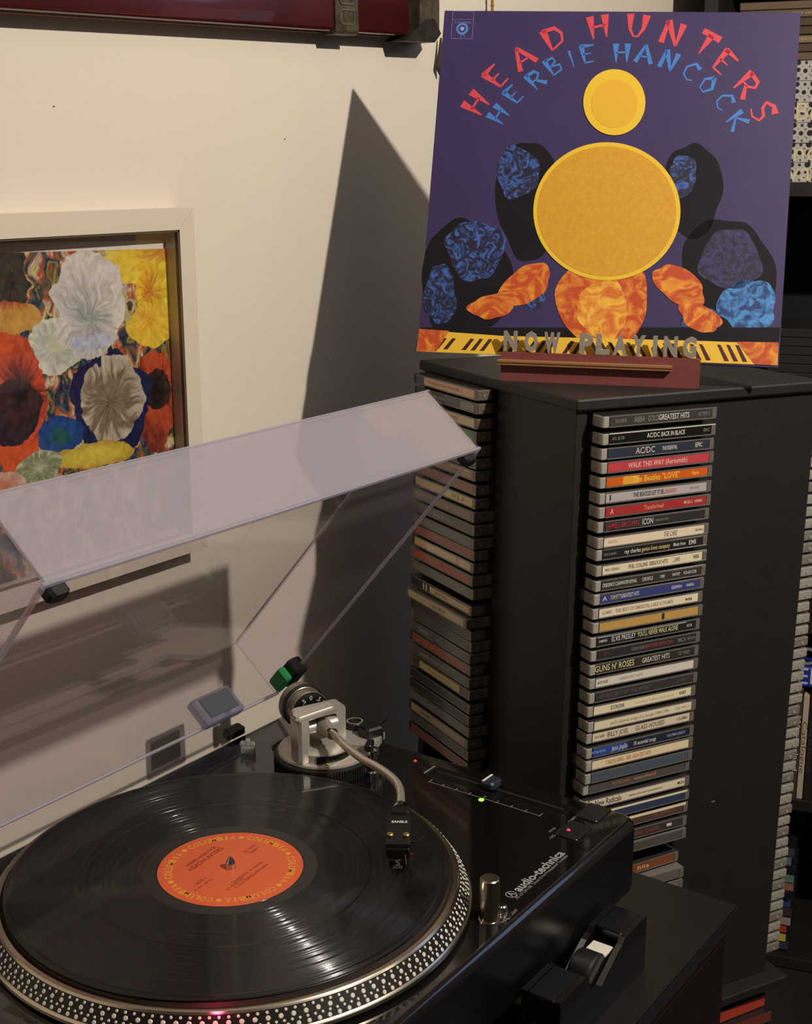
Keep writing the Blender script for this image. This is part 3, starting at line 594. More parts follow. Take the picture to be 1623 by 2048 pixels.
# ------------------------------------------------------------------ CD tower
U = Vector((.89609942, -.44349786, -.01776158)); V_ = Vector((.44360645, .89621817, .00251326)); Wv = Vector((.01480363, -.01013128, .99983909))
KT = .95
U *= KT; V_ *= KT; Wv *= KT
C0 = CP + KT*(Vector((401.766, -44.932, 264.970))-CP)
HB = 628.0                                    # board underside above the mid shelf top
TF = frame(C0, U, V_, Wv)                     # tower frame: u right, v back, w up from the underside of the top board
zfl = (C0.z+750-5.4)/KT                                  # underside of top board above the floor
TW = thing('cd_tower', 'tall black revolving CD tower beside the record player', 'cd tower', TF @ tr(140, 134, -zfl))
TI = tr(-140, -134, zfl)
SU, SV = 282, 268
def tp(name, *a, m=blackmat, b=.8): return MB().box(*a, b).build(name, m, TW, TI)
tp('top_board', -4, SU+4, -5, SV+5, 0, 10, b=1.6)
tp('side_panel', 0, 12, 0, 127, -HB+.1, -.1); tp('side_panel', 141, SU, 0, 12, -HB+.1, -.1)
tp('side_panel', SU-12, SU, 141, SV, -HB+.1, -.1); tp('side_panel', 0, 139, SV-12, SV, -HB+.1, -.1)
tp('core_panel', 126, 138, 124, 255, -HB+.1, -.1, m=darkhole); tp('core_panel', 141, 158, 14, 140, -HB+.1, -.1, m=darkhole)
tp('shelf_board', -16, SU+16, -18, SV+16, -HB-11, -HB, b=1.6)
tp('lower_panel', 0, 12, 14, SV-14, -zfl+10.2, -HB-11.2); tp('lower_panel', SU-12, SU, 154, SV-14, -zfl+10.2, -HB-11.2); tp('lower_panel', 13, SU-13, 140, 152, -zfl+10.2, -HB-11.2)
tp('foot_board', -16, SU+16, -18, SV+16, -zfl+.2, -zfl+10, b=1.6)
p = (1425, 1603); hp = hit(*p, C0, V_); lp = TF.inverted() @ hp
MB().box(lp.x-2.4, lp.x+2.4, -.5, 0, lp.z-.6, lp.z+.6).build('scratch', mat('pale scratch', (110, 104, 96), .6), TW, TI)
# CD cases ----------------------------------------------------------
caseblack = mat('black CD tray under clear plastic', (52, 48, 45), .22, coat=.5)
caseclear = mat('grey clear CD case', (112, 106, 98), .2, coat=.5)
caserim = mat('clear case edge', (104, 97, 90), .18, coat=.6)
hingem = clear('translucent hinge plastic', (200, 196, 188), .86, (222, 214, 200), .12, .8)
pivotm = mat('hinge pivot', (150, 142, 130), .3)
def casemesh(clear_, h=10.3):
    b_ = MB().box(.4, 124.6, .25, 142, 0, h, .5); return b_.mesh('case_body', caseclear if clear_ else caseblack)
BODY = [casemesh(0), casemesh(1)]
RIM = MB().box(6, 124.4, -.35, .24, 9.2, 10.3, .15).box(6, 124.4, -.35, .24, 0, 1.1, .15).box(119.6, 124.6, -.35, .24, 1.2, 9.1, .15).mesh('case_rim', caserim)
HNG = MB().box(-.5, 5.6, -.6, 15.5, .3, 10, .6).mesh('hinge', hingem)
HNG3 = MB().box(-.5, 5.6, -.6, 34, .5, 9.6, .9).mesh('hinge', mat('grey clear hinge plastic', (146, 140, 128), .25, coat=.4, noise=.12, nscale=120)); HNG4 = MB().box(-.5, 5.6, -.6, 34, .5, 9.6, .9).mesh('hinge', mat('smoky clear hinge plastic', (118, 110, 98), .25, coat=.4)); NOTCH = MB().box(-.75, 2, 22, 31, 6.6, 8.8, .2).mesh('notch', mat('dark notch', (70, 66, 60), .5))
PVT = MB().cyl(1.7, 0, .5, 14, frame((-.5, 8, 4.2), (0, 0, 1), (0, 1, 0), (-1, 0, 0))).mesh('pivot', pivotm)
HNG2 = MB().box(119.4, 125.4, -.6, 15.5, .3, 10, .6).mesh('hinge', mat('shaded hinge plastic', (96, 86, 76), .3, coat=.3))  # left stack hinges: their shade is painted into a darker plastic
PVT2 = MB().cyl(1.8, 0, .4, 14, frame((125.4, 7, 5), (0, 1, 0), (0, 0, 1), (1, 0, 0))).mesh('pivot', mat('shaded pivot', (120, 108, 94), .3))  # pivot colour darkened for the same shade
INS = {}
def insert(c, x0=6.4, x1=119.2, z0=1.3, z1=9.0):
    k = (c, x0, x1, z0, z1)
    if k not in INS: INS[k] = MB().box(x0, x1, -.3, .2, z0, z1, .1).mesh('spine_insert', mat('printed spine', c, .32, coat=.35))
    return INS[k]
def cd(M, label, body=0, ins=None, texts=(), group=None, side=0, extra=(), name='cd_case', tilt=0, cat='cd case'):
    t = thing(name, label, cat, M, group)
    link('case_body', BODY[body], t, E4)
    if side != 3: link('case_rim', RIM, t, E4)
    if side == 3: link('hinge', HNG3 if random.random() < .7 else HNG4, t, E4); link('pivot', PVT, t, E4); link('notch', NOTCH, t, E4)
    elif side == 0: link('hinge', HNG, t, E4); link('pivot', PVT, t, E4)
    else: link('hinge', HNG2, t, E4); link('pivot', PVT2, t, E4)
    if ins: link('spine_insert', insert(ins), t, E4)
    for (c, x0, x1, z0, z1) in extra: link('spine_strip', MB().box(x0, x1, -.45, .15, z0, z1, .05).mesh('spine_strip', mat('printed strip', c, .35, coat=.3)), t, E4)
    for (s, x, wd, sz, c) in texts:
        letter(s, sz, mat('spine print', c, .5), t, tr(x, -.42, 5.2) @ rotx(90), wd, .05, bold=.04)
    return t
ORD = ['topmost', 'second', 'third', 'fourth', 'fifth', 'sixth', 'seventh', 'eighth', 'ninth', 'tenth', 'eleventh', 'twelfth', 'thirteenth', 'fourteenth', 'fifteenth', 'sixteenth', 'seventeenth', 'eighteenth', 'nineteenth', 'twentieth'] + ['twenty-'+x for x in ('first', 'second', 'third', 'fourth', 'fifth', 'sixth', 'seventh', 'eighth', 'ninth')] + ['thirtieth', 'thirty-first', 'thirty-second', 'thirty-third', 'thirty-fourth', 'thirty-fifth']
WH, GR, BK, YE, RD = (206, 200, 188), (128, 122, 114), (46, 42, 38), (196, 186, 120), (170, 52, 54)
cream = (226, 214, 188)
RIGHT = [  # z, insert colour, short look, texts (text, x, width, size, colour)
 (-8.1, (62, 59, 55), 'charcoal', [('ABBA', 38, 12, 5, GR), ('GOLD', 53, 12, 5, GR), ('GREATEST HITS', 76, 34, 5, WH), ('POLYDOR', 18, 12, 3, GR), ('517 007-2', 110, 13, 3.2, GR)]),
 (-23.1, (22, 19, 18), 'black card-sleeved', [('AC/DC', 54, 14, 4.2, WH), ('BACK IN BLACK', 76, 27, 4.2, WH), ('ATL 50 735', 16, 13, 2.8, GR), ('EPIC', 114, 7, 3, GR)]),
 (-36.2, (48, 54, 66), 'slate blue', [('AC/DC', 47, 21, 5.6, (206, 180, 170)), ('THE ESSENTIAL', 74, 17, 3.6, WH), ('EPIC', 107, 8, 4, WH)]),
 (-48.3, (190, 66, 72), 'salmon pink', [('WALK THIS WAY (Aerosmith)', 61, 66, 4.6, (226, 190, 176))]),
 (-61.5, (206, 94, 30), 'orange and yellow', [('The Beatles "LOVE"', 61, 52, 5.2, (236, 200, 70)), ('Apple', 105, 8, 3, (236, 200, 70))]),
 (-75.5, (176, 168, 164), 'pale grey', [('THE BEATLES LET IT BE...', 54, 36, 4, BK), ('NAKED', 78, 12, 3.6, (190, 90, 70)), ('I', 11, 1.4, 5, BK), ('595 7132', 105, 10, 2.2, GR)]),
 (-88.0, (164, 50, 50), 'crimson', [('Transformed', 59, 22, 4.2, (216, 150, 120)), ('A', 13, 4, 5, (216, 180, 150)), ('490 501-2', 98, 10, 3, (220, 190, 160)), ('UNIVERSAL', 110, 9, 2.6, (220, 190, 160))]),
 (-101.3, (50, 48, 50), 'charcoal', [('JAMES BROWN', 27, 36, 5, (164, 50, 50)), ('ICON', 54, 12, 5.6, WH), ('GREATEST HITS', 70, 15, 2, GR)]),
 (-115.3, (226, 208, 178), 'cream', [('THE CARS', 80, 15, 5, GR), ('960464', 113, 9, 2.6, GR), ('ELEKTRA', 16, 10, 2.6, (190, 176, 150))]),
 (-126.6, (36, 35, 36), 'black', [('ray charles', 39, 18, 4, WH), ('genius loves company', 65, 32, 4, (200, 184, 120)), ('Music from', 92, 14, 3.4, WH), ('EMI', 107, 8, 4.4, WH), ('7243 8 66540', 14, 14, 2.4, GR)]),
 (-140.8, (224, 210, 176), 'cream', [('PHIL COLLINS  SERIOUS HITS', 57, 44, 3.8, (110, 100, 86)), ('...LIVE!', 89, 8, 3.8, (110, 100, 86)), ('WEA', 112, 7, 3.8, BK), ('9031-72550-2', 17, 16, 2.6, (120, 110, 96))]),
 (-154.8, (56, 54, 50), 'charcoal', [('CREEDENCE CLEARWATER REVIVAL', 26, 38, 3.4, WH), ('CHRONICLE', 57, 12, 3.4, WH), ('ONE', 74, 5, 3, WH), ('FANTASY', 90, 9, 2.8, WH), ('FCD-623-CCR2', 106, 15, 2.8, WH)]),
 (-167.5, (58, 66, 118), 'royal blue', [('TOM PETTY', 23, 12, 4, YE), ('GREATEST HITS', 39, 20, 3.8, WH), ('GEFFEN', 92, 12, 3, WH), ('A', 11, 5, 4, WH), ('UNIVERSAL', 108, 9, 2.6, WH)]),
 (-181.0, (228, 212, 182), 'cream', [('THE BEST OF EMERSON, LAKE & PALMER', 57, 66, 3.6, (166, 150, 120)), ('wea', 108, 8, 4, BK), ('K 50001', 15, 10, 2.8, (140, 124, 100))]),
 (-193.6, (190, 150, 84), 'gold', [('1', 78, 3, 6, BK)]),
 (-207.2, (38, 38, 42), 'black', [('ELVIS PRESLEY', 36, 27, 4.8, WH), ('YOU\'LL NEVER WALK ALONE', 75, 47, 4.8, (206, 200, 130)), ('CAMDEN', 13, 9, 2.4, WH), ('RCA', 112, 6, 2.6, WH)]),
 (-220.4, (50, 47, 50), 'charcoal', [('GUNS N\' ROSES', 52, 15, 3.2, GR), ('APPETITE FOR DESTRUCTION', 76, 32, 3.4, (156, 70, 70)), ('MCA', 103, 9, 4, GR), ('GEF 24148', 114, 9, 3, GR), ('GEFFEN', 17, 8, 2.6, (110, 56, 56))]),
 (-233.9, (54, 49, 42), 'dark olive', [('GUNS N\' ROSES', 27, 44, 6, (210, 204, 150)), ('GREATEST HITS', 74, 32, 4.8, WH), ('CD 90927', 107, 14, 3.4, GR)]),
 (-246.8, (214, 206, 192), 'white', [('MOODY BLUES', 14, 11, 2.6, GR), ('GREATEST HITS', 46, 26, 2.6, (170, 160, 146))]),
 (-260.5, (58, 54, 54), 'dark grey', [('WORLD BEST OF THE WORST', 40, 60, 3.6, (92, 87, 84)), ('CD 5543', 104, 10, 2.8, (92, 87, 84))]),
 (-274.0, (226, 214, 176), 'cream', [('ELTON JOHN', 33, 15, 4.2, (90, 104, 120)), ('ROCKET', 109, 8, 3, BK), ('Goodbye Yellow Brick Road', 76, 45, 2.6, (206, 192, 154))]),
 (-288.1, (224, 210, 180), 'cream', [('paul\'s jukebox: songs of a decade 1984-1994', 58, 68, 3.4, (176, 160, 128)), ('535 992-2', 108, 16, 2.4, (176, 160, 128))]),
 (-300.0, (216, 202, 174), 'cream', [('BILLY JOEL', 35, 24, 4.8, (112, 98, 82)), ('GLASS HOUSES', 72, 34, 4.8, (112, 98, 82)), ('COLUMBIA', 110, 13, 3, (130, 116, 98)), ('CDL 36384', 14, 11, 2.4, (130, 116, 98))]),
 (-314.2, (38, 42, 58), 'navy', [('Janis Joplin', 37, 18, 5, WH), ('18 essential songs', 66, 26, 4, WH), ('COLUMBIA LEGACY', 103, 22, 2.6, (160, 166, 190)), ('476406', 13, 16, 2.6, (130, 150, 210))]),
 (-326.7, (228, 210, 172), 'cream', [('CAROLE KING - HER GREATEST HITS', 48, 52, 4.4, (200, 140, 84))]),
 (-339.3, (76, 86, 96), 'steel blue', []),
 (-351.4, (84, 78, 74), 'clear', [('Paul McCartney', 43, 20, 3.2, (170, 110, 84)), ('memory almost full', 71, 26, 3.2, (190, 140, 100))]),
 (-366.8, (222, 208, 180), 'cream', [('New Radicals', 28, 30, 6, BK), ('maybe you\'ve been brainwashed too', 72, 40, 2, GR), ('MCA', 114, 8, 3, BK)]),
 (-380.4, (52, 62, 86), 'blue', []),
 (-393.8, (84, 60, 52), 'brown', [('LED ZEPPELIN', 95, 26, 3.6, (130, 84, 72))]),
 (-408.6, (60, 54, 50), 'grey-brown', [('ROCK CLASSICS', 75, 30, 3.6, (150, 70, 60))]),
 (-421.8, (82, 74, 70), 'dusky clear', []),
 (-450.6, (124, 66, 36), 'burnt orange', [('hits', 80, 14, 4, (214, 180, 120))]),
 (-463.4, (98, 92, 88), 'clear grey', []),
 (-476.6, (112, 106, 100), 'clear grey', []),
]
shelf = MB(); zprev = {}
def cd_frame_right(z, dx=0, dy=0): return TF @ tr(14+dx, -20+dy, z-5.15)
for i, (z, c, look, tx) in enumerate(RIGHT):
    dx = {15: -7}.get(i, 0) if i != 15 else -1.5; dy = {15: 0, 26: 2}.get(i, random.uniform(-1, 1))
    ex = []
    if i == 1: ex = [((200, 196, 186), 6, 124, 9.3, 10.2)]
    if i == 2: pass
    if i == 4: ex = [((226, 160, 50), 24, 42, 1.6, 8.8)]
    if i == 15: ex = [((200, 200, 200), 7, 108, 8.6, 9)]
    if i == 23: ex = [((50, 76, 150), 7, 46, 1.5, 8.8)]
    if i == 28: ex = [((226, 212, 176), 6.5, 122, 8.2, 10.2)]
    if i == 29: ex = [((226, 212, 176), 6.5, 122, 7.6, 10.2)]
    if i == 30: ex = [((206, 200, 190), 100, 106, 4, 7)]
    M = cd_frame_right(z, dx, dy)
    if i == 32: M = M @ tr(0, 4, 0) @ rotz(2)
    lb = f'{look} spined CD case, {ORD[i]} down in the tower\'s right-hand stack' if i else f'{look} spined CD case topping the tower\'s right-hand stack'
    cd(M, lb, 1 if ('clear' in look or i in (12, 24)) else 0, c, tx, 'CD cases in the right-hand stack of the tower', 0, ex)
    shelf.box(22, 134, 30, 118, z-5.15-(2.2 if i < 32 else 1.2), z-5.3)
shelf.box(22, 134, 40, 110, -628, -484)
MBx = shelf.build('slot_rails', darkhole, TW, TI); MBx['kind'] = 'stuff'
LEFT = [(-5, (222, 178, 152), 'peach', 0, [('Greatest Hits 1974-78', 60, 60, 3, (190, 140, 120))], [((70, 84, 120), 6.6, 22, 1.5, 8.8)]),
 (-18, (72, 70, 66), 'charcoal', 0, [('MICHAEL BOLTON', 58, 34, 3.2, (170, 166, 150))], [((138, 134, 122), 92, 118, 1.5, 8.8)]),
 (-32.5, (214, 196, 160), 'cream', 0, [('SONGS', 80, 20, 3, (190, 150, 120))], []),
 (-45, (58, 138, 70), 'green', 0, [], []), (-58.7, (50, 44, 42), 'dark brown', 0, [], []), (-71, (44, 40, 38), 'black', 0, [], []),
 (-82.9, (150, 126, 84), 'tan', 0, [], [((196, 176, 130), 78, 117, 7, 8.8), ((170, 148, 100), 96, 116, 2.4, 6)]), (-96.8, (146, 92, 62), 'rust brown', 0, [], []),
 (-110.1, (206, 186, 142), 'cream', 0, [('N.J. 2', 92, 24, 3.6, (160, 140, 100))], []), (-123.4, (124, 110, 92), 'taupe', 1, [('LIVE', 70, 10, 3, (200, 180, 150))], []),
 (-136.8, (86, 76, 78), 'plum grey', 1, [('Elegy of Love', 62, 34, 3.4, (180, 174, 170))], []), (-150.3, (92, 98, 98), 'grey green', 1, [('FLEETWOOD MAC', 48, 40, 4.6, (160, 166, 160))], []),
 (-161.8, (148, 78, 66), 'dusty red', 0, [], []), (-174.4, (206, 168, 120), 'tan and cream', 0, [], [((214, 200, 164), 32, 92, 1.5, 8.8), ((214, 200, 164), 97, 118, 1.5, 8.8)]),
 (-187.5, (168, 74, 50), 'orange red', 1, [('The Police', 62, 16, 3.4, (206, 120, 90))], []), (-201.5, (118, 108, 96), 'stone grey', 1, [], []),
 (-217.9, (12, 11, 12), 'thin black', 0, [('Spirit Tracks', 66, 24, 3.4, BK)], [((206, 180, 140), 42, 122, 1.8, 8.4), ((200, 190, 170), 34, 37, 1.8, 8.4), ((200, 190, 170), 28, 31, 1.8, 8.4)]),
 (-230.5, (196, 176, 140), 'wide cream', 1, [('PAUL SIMON', 70, 26, 4, (160, 142, 112))], []),
 (-243.6, (66, 60, 54), 'thin dark', 0, [], []), (-255.6, (84, 80, 70), 'moss grey', 1, [], []), (-267.6, (96, 92, 90), 'grey', 1, [('Tom Waits', 30, 22, 4, (180, 176, 170)), ('SMALL CHANGE', 74, 30, 3, (160, 156, 150))], []),
 (-279.8, (162, 78, 52), 'rust red', 0, [('Soul Album', 60, 28, 3.2, (196, 120, 84))], []), (-293, (92, 86, 74), 'olive grey', 1, [('GREAT MEMPHIS HITS', 58, 66, 3, (170, 160, 130))], []),
 (-306.2, (74, 66, 58), 'brown', 1, [('Frank Sinatra: In the Lounge', 62, 50, 3, (130, 112, 60))], [((206, 184, 110), 22, 104, 1.6, 8.8)]),
 (-321, (30, 34, 50), 'navy', 0, [], []), (-333.4, (36, 28, 28), 'black brown', 0, [], []), (-346, (112, 112, 110), 'grey', 1, [], []),
 (-358.7, (176, 158, 122), 'cream', 0, [('GARFUNKEL', 38, 22, 3.2, (120, 108, 84))], []), (-371, (84, 80, 84), 'slate', 1, [], []), (-383.8, (132, 66, 52), 'brick red', 0, [], [])]
rails = MB()
for i, (z, c, look, bd, tx, ex) in enumerate(LEFT):
    dx = -6 if i == 17 else random.uniform(-1, 1)
    M = TF @ frame((-20+dx, 254, z-5.15), (0, -1, 0), (1, 0, 0), (0, 0, 1))
    lb = f'{look} spined CD case, {ORD[i]} down in the tower\'s left-hand stack' if i else f'{look} spined CD case topping the tower\'s left-hand stack'
    cd(M, lb, bd, c, tx, 'CD cases in the left-hand stack of the tower', 1, ex)
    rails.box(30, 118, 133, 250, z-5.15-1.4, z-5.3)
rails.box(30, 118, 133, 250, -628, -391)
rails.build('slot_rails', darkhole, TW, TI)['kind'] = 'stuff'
# third stack, seen end-on past the right-hand panel
r3 = MB(); z = -12.0; k = 0
def nth(k): return ORD[k] if k < len(ORD) else str(k+1)+('st' if k % 10 == 0 else 'nd' if k % 10 == 1 else 'rd' if k % 10 == 2 else 'th')
while z > -618:
    M = TF @ frame((SU+31+random.uniform(-2, 2), 14, z-5.15), (0, 1, 0), (-1, 0, 0), (0, 0, 1))
    c = random.choice([(200, 150, 110), (60, 60, 66), (180, 176, 168), (150, 60, 50), (70, 80, 110)])
    cd(M, (f'clear CD case end poking past the tower\'s right edge, {nth(k)} from the top'), 1, c, (), 'CD cases seen end-on on the far right side of the tower', 3)
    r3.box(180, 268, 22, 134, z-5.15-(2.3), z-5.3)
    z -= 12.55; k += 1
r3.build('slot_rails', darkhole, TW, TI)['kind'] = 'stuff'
# DVD cases in the lower part of the tower
def flatcase(M, name, label, cat, wd, dp_, h, c, tx=(), group=None, bodyc=(30, 28, 30), bev=.6, inset=.8):
    t = thing(name, label, cat, M, group)
    MB().box(0, wd, .4, dp_, 0, h, bev).build('case_body', mat('case plastic', bodyc, .35, coat=.2), t, E4)
    MB().box(1.2, wd-1.2, 0, .39, inset, h-inset, .1).build('spine', mat('printed spine', c, .35, coat=.2), t, E4)
    for (s, x, wt, sz, cc) in tx: letter(s, sz, mat('spine print', cc, .5), t, tr(x, -.06, h/2) @ rotx(90), wt, .05, bold=.05)
    return t
low = [((176, 62, 40), 'red', 14, []), ((110, 52, 40), 'brown', 14, [('CLASSIC', 110, 30, 5, (160, 90, 60))]), ((52, 50, 100), 'violet blue', 14, [('SANTANA', 22, 30, 7, (130, 130, 170)), ('LIVE', 100, 16, 5, (200, 150, 150))]), ((40, 38, 36), 'black', 14, [('KINGS', 26, 34, 9, (170, 164, 130))]), ((60, 70, 90), 'grey blue', 14, []), ((90, 80, 60), 'olive', 14, [])]
zz_ = -zfl+10.2; zs = []
stackh = [14]*6
ztop = -HB-11-14
for i, (c, look, h, tx) in enumerate(low):
    zc = ztop-14.6*(i+1)
    M = TF @ tr(92+random.uniform(-3, 3), -12+random.uniform(-2, 2), zc) @ (rotz(2) if i == 0 else Matrix())
    flatcase(M, 'dvd_case', f'{look} DVD case lying in the tower\'s bottom compartment, {ORD[i]} of the pile', 'dvd case', 190, 130, 14, c, tx, 'DVD cases at the foot of the tower')
MB().box(98, 276, 0, 112, -zfl+10.2, ztop-14.6*6-.2, 1).build('plinth_box', blackmat, TW, TI)
# ------------------------------------------------------------------ sleeve stand and record sleeve
kk = 1.003
P00 = CP + kk*(Vector((368.2, 99.1, 309.8))-CP); e1 = Vector((.4209, -.9067, -.0265)).normalized(); e2 = Vector((.304, .114, .946)).normalized()
e2 = (e2-e1*e2.dot(e1)).normalized(); n_s = e1.cross(e2)          # points towards the room
if n_s.dot(CP-P00) < 0: n_s = -n_s
SS = 313*kk
FS = frame(P00, e1, -n_s, e2)
SLV = thing('record_sleeve', 'purple album sleeve with a gold disc, propped on the tower', 'record sleeve', FS)
indigo = mat('indigo printed card', (52, 38, 84), .5, coat=.1, noise=.08, nscale=12)
MB().box(0, SS, 0, 3.2, 0, SS, .4).build('sleeve_card', indigo, SLV, E4)
def on_s(px, py): return FS.inverted() @ hit(px, py, P00, n_s)
def flat(poly, name, m, y=-.05, t=.12, parent=SLV):       # printed shape on the sleeve, poly in sleeve mm
    n = len(poly)
    return MB().add([(x, y, z) for x, z in poly]+[(x, y-t, z) for x, z in poly], [tuple(range(n)), tuple(reversed(range(n, 2*n)))]+[(i, (i+1) % n, n+(i+1) % n, n+i) for i in range(n)]).build(name, m, parent, E4)
def ell(px, py, rx, ry, n=48, wob=0, seed=0, rot_=0):
    out = []
    rnd = random.Random(seed); ph = [rnd.uniform(0, 6.28) for _ in range(3)]
    for i in range(n):
        a = 2*PI*i/n; r = 1+wob*(math.sin(3*a+ph[0])+.6*math.sin(5*a+ph[1])+.4*math.sin(8*a+ph[2]))
        x = rx*r*math.cos(a); y = ry*r*math.sin(a); cr, sr = math.cos(rot_), math.sin(rot_)
        q = on_s(px+x*cr-y*sr, py+x*sr+y*cr); out.append((q.x, q.z))
    return out
def poly_s(pts): return [(on_s(*p).x, on_s(*p).z) for p in pts]
def ink(name, c1, c2, sc1, lo, hi, dist=1.5):
    m = mat(name, c1, .5); nt = m.node_tree; b = nt.nodes['Principled BSDF']; tc = nt.nodes.new('ShaderNodeTexCoord'); n = nt.nodes.new('ShaderNodeTexNoise'); n.inputs['Scale'].default_value = sc1; n.inputs['Detail'].default_value = 4; n.inputs['Distortion'].default_value = dist
    r = nt.nodes.new('ShaderNodeValToRGB'); r.color_ramp.elements[0].color = lin(c1); r.color_ramp.elements[0].position = lo; r.color_ramp.elements[1].color = lin(c2); r.color_ramp.elements[1].position = hi
    nt.links.new(tc.outputs['Object'], n.inputs['Vector']); nt.links.new(n.outputs[0], r.inputs[0]); nt.links.new(r.outputs[0], b.inputs['Base Color']); return m
deep = mat('deep blue black ink', (14, 10, 17), .6, spec=.25, noise=.3, nscale=40); blue = ink('blue ink', (26, 24, 50), (58, 96, 170), 90, .46, .66, 3); sky = ink('bright blue ink', (28, 52, 110), (70, 140, 200), 120, .4, .6, 1)
gold = mat('golden ink', (206, 150, 34), .5, noise=.08, nscale=260); goldrim = mat('yellow gold ink', (226, 186, 44), .5); orange = ink('orange ink', (186, 70, 26), (226, 150, 46), 45, .45, .7, 3); yell = mat('yellow ink', (228, 182, 54), .5)
# abstract shapes in the colours of the cover
for j, (a, b_, c_, d2, mm_, s_) in enumerate(((930, 560, 90, 118, deep, 3), (1055, 400, 62, 120, deep, 5), (1452, 560, 95, 125, deep, 7), (1385, 380, 58, 95, deep, 9))):
    flat(ell(a, b_, c_, d2, 60, .05, s_), 'printed_shape', mm_, -.05)
for j, (a, b_, c_, d2, mm_, s_) in enumerate(((950, 500, 58, 60, blue, 11), (1035, 345, 42, 52, blue, 13), (1460, 520, 62, 60, ink('violet ink', (26, 20, 40), (62, 56, 110), 70, .4, .7, 3), 15), (1366, 350, 26, 42, blue, 17), (1495, 612, 58, 54, sky, 19), (1400, 640, 40, 30, blue, 21), (880, 590, 32, 60, blue, 23), (1068, 590, 22, 30, blue, 25))):
    flat(ell(a, b_, c_, d2, 48, .07, s_), 'printed_shape', mm_, -.19)
flat(poly_s([(842, 655), (1560, 655), (1556, 690), (1000, 690), (840, 690)]), 'printed_shape', deep, -.20)
flat(ell(1205, 600, 92, 96, 60, .03, 27), 'printed_shape', orange, -.33); flat(ell(1050, 570, 58, 34, 40, .05, 29, -.6), 'printed_shape', orange, -.34); flat(ell(1358, 572, 58, 34, 40, .05, 31, .6), 'printed_shape', orange, -.34)
flat(ell(985, 612, 48, 24, 40, .08, 33, -.2), 'printed_shape', orange, -.36); flat(ell(1398, 634, 46, 26, 40, .08, 35, .5), 'printed_shape', orange, -.36)
flat(ell(1205, 620, 50, 60, 40, .06, 37), 'printed_shape', ink('amber ink', (206, 104, 34), (232, 176, 60), 60, .38, .62, 2), -.46)
flat(ell(1213, 423, 147, 138, 80), 'printed_disc', goldrim, -.58); flat(ell(1213, 423, 139, 130, 80), 'printed_disc', gold, -.72)
flat(ell(1228, 205, 62, 66, 60), 'printed_shape', goldrim, -.58); flat(ell(1228, 208, 46, 48, 60), 'printed_shape', mat('amber gold ink', (222, 170, 40), .5), -.72)
flat(poly_s([(838, 660), (1003, 672), (1400, 682), (1556, 688), (1554, 731), (833, 703)]), 'printed_strip', yell, -.48)
for i in range(34):
    t = i/33; x = 880+t*600; lean = (14 if t < .5 else -14)
    if i % 7 in (2, 6): continue
    y0 = 676+t*14; y1 = 698+t*26
    flat(poly_s([(x+lean*.6-2, y0), (x+lean*.6+5, y0+1), (x-lean*.6+5, y1), (x-lean*.6-4, y1)]), 'printed_bar', mat('dark brown ink', (66, 22, 18), .5), -.62)
flat(poly_s([(838, 658), (898, 662), (872, 703), (834, 703)]), 'printed_strip', orange, -.64); flat(poly_s([(1472, 684), (1556, 685), (1554, 731), (1508, 729)]), 'printed_strip', orange, -.64)
# wedge-stroked title lettering
GL = {
 'H': [[(.12, 1, .30), (.2, 0, .05)], [(.88, 1, .30), (.86, 0, .05)], [(.14, .5, .09), (.86, .55, .09)]],
 'E': [[(.12, 1, .26), (.28, 0, .07)], [(.05, .95, .2), (.9, .95, .07)], [(.2, .5, .1), (.7, .52, .05)], [(.25, .04, .08), (.85, .06, .06)]],
 'A': [[(.45, 1, .10), (.0, 0, .2)], [(.45, 1, .14), (1, 0, .2)], [(.2, .35, .08), (.75, .35, .08)]],
 'D': [[(.1, 1, .3), (.22, 0, .06)], [(.05, .96, .16), (.7, .92, .16), (.95, .6, .12), (.85, .25, .09), (.22, .03, .07)]],
 'U': [[(.1, 1, .28), (.18, .35, .12), (.4, .04, .07), (.62, .05, .07), (.85, .4, .14), (.92, 1, .3)]],
 'N': [[(.12, 1, .12), (.1, 0, .22)], [(.12, 1, .26), (.85, 0, .1)], [(.9, 1, .26), (.85, 0, .06)]],
 'T': [[(0, .95, .22), (1, .95, .26)], [(.5, .95, .28), (.45, 0, .04)]],
 'R': [[(.1, 1, .26), (.2, 0, .05)], [(.1, .95, .16), (.7, .92, .16), (.85, .7, .12), (.6, .5, .1), (.25, .48, .07)], [(.45, .48, .1), (.95, 0, .2)]],
 'S': [[(.92, .86, .26), (.55, .98, .16), (.18, .8, .12), (.35, .55, .12), (.72, .42, .12), (.8, .18, .1), (.45, .02, .08), (.08, .14, .06)]],
 'B': [[(.1, 1, .26), (.2, 0, .06)], [(.1, .95, .12), (.65, .9, .12), (.7, .66, .1), (.25, .52, .07)], [(.3, .52, .08), (.85, .4, .12), (.8, .1, .1), (.22, .03, .07)]],
 'I': [[(.5, 1, .26), (.55, 0, .06)]],
 'C': [[(.92, .82, .2), (.5, .97, .14), (.12, .6, .1), (.2, .2, .08), (.6, .03, .07), (.9, .14, .06)]],
 'O': [[(.5, .95, .2), (.12, .6, .1), (.25, .12, .07), (.6, .05, .09), (.9, .45, .16), (.5, .97, .2)]],
 'K': [[(.12, 1, .26), (.2, 0, .06)], [(.95, 1, .22), (.25, .5, .06)], [(.3, .52, .08), (.95, 0, .18)]]}
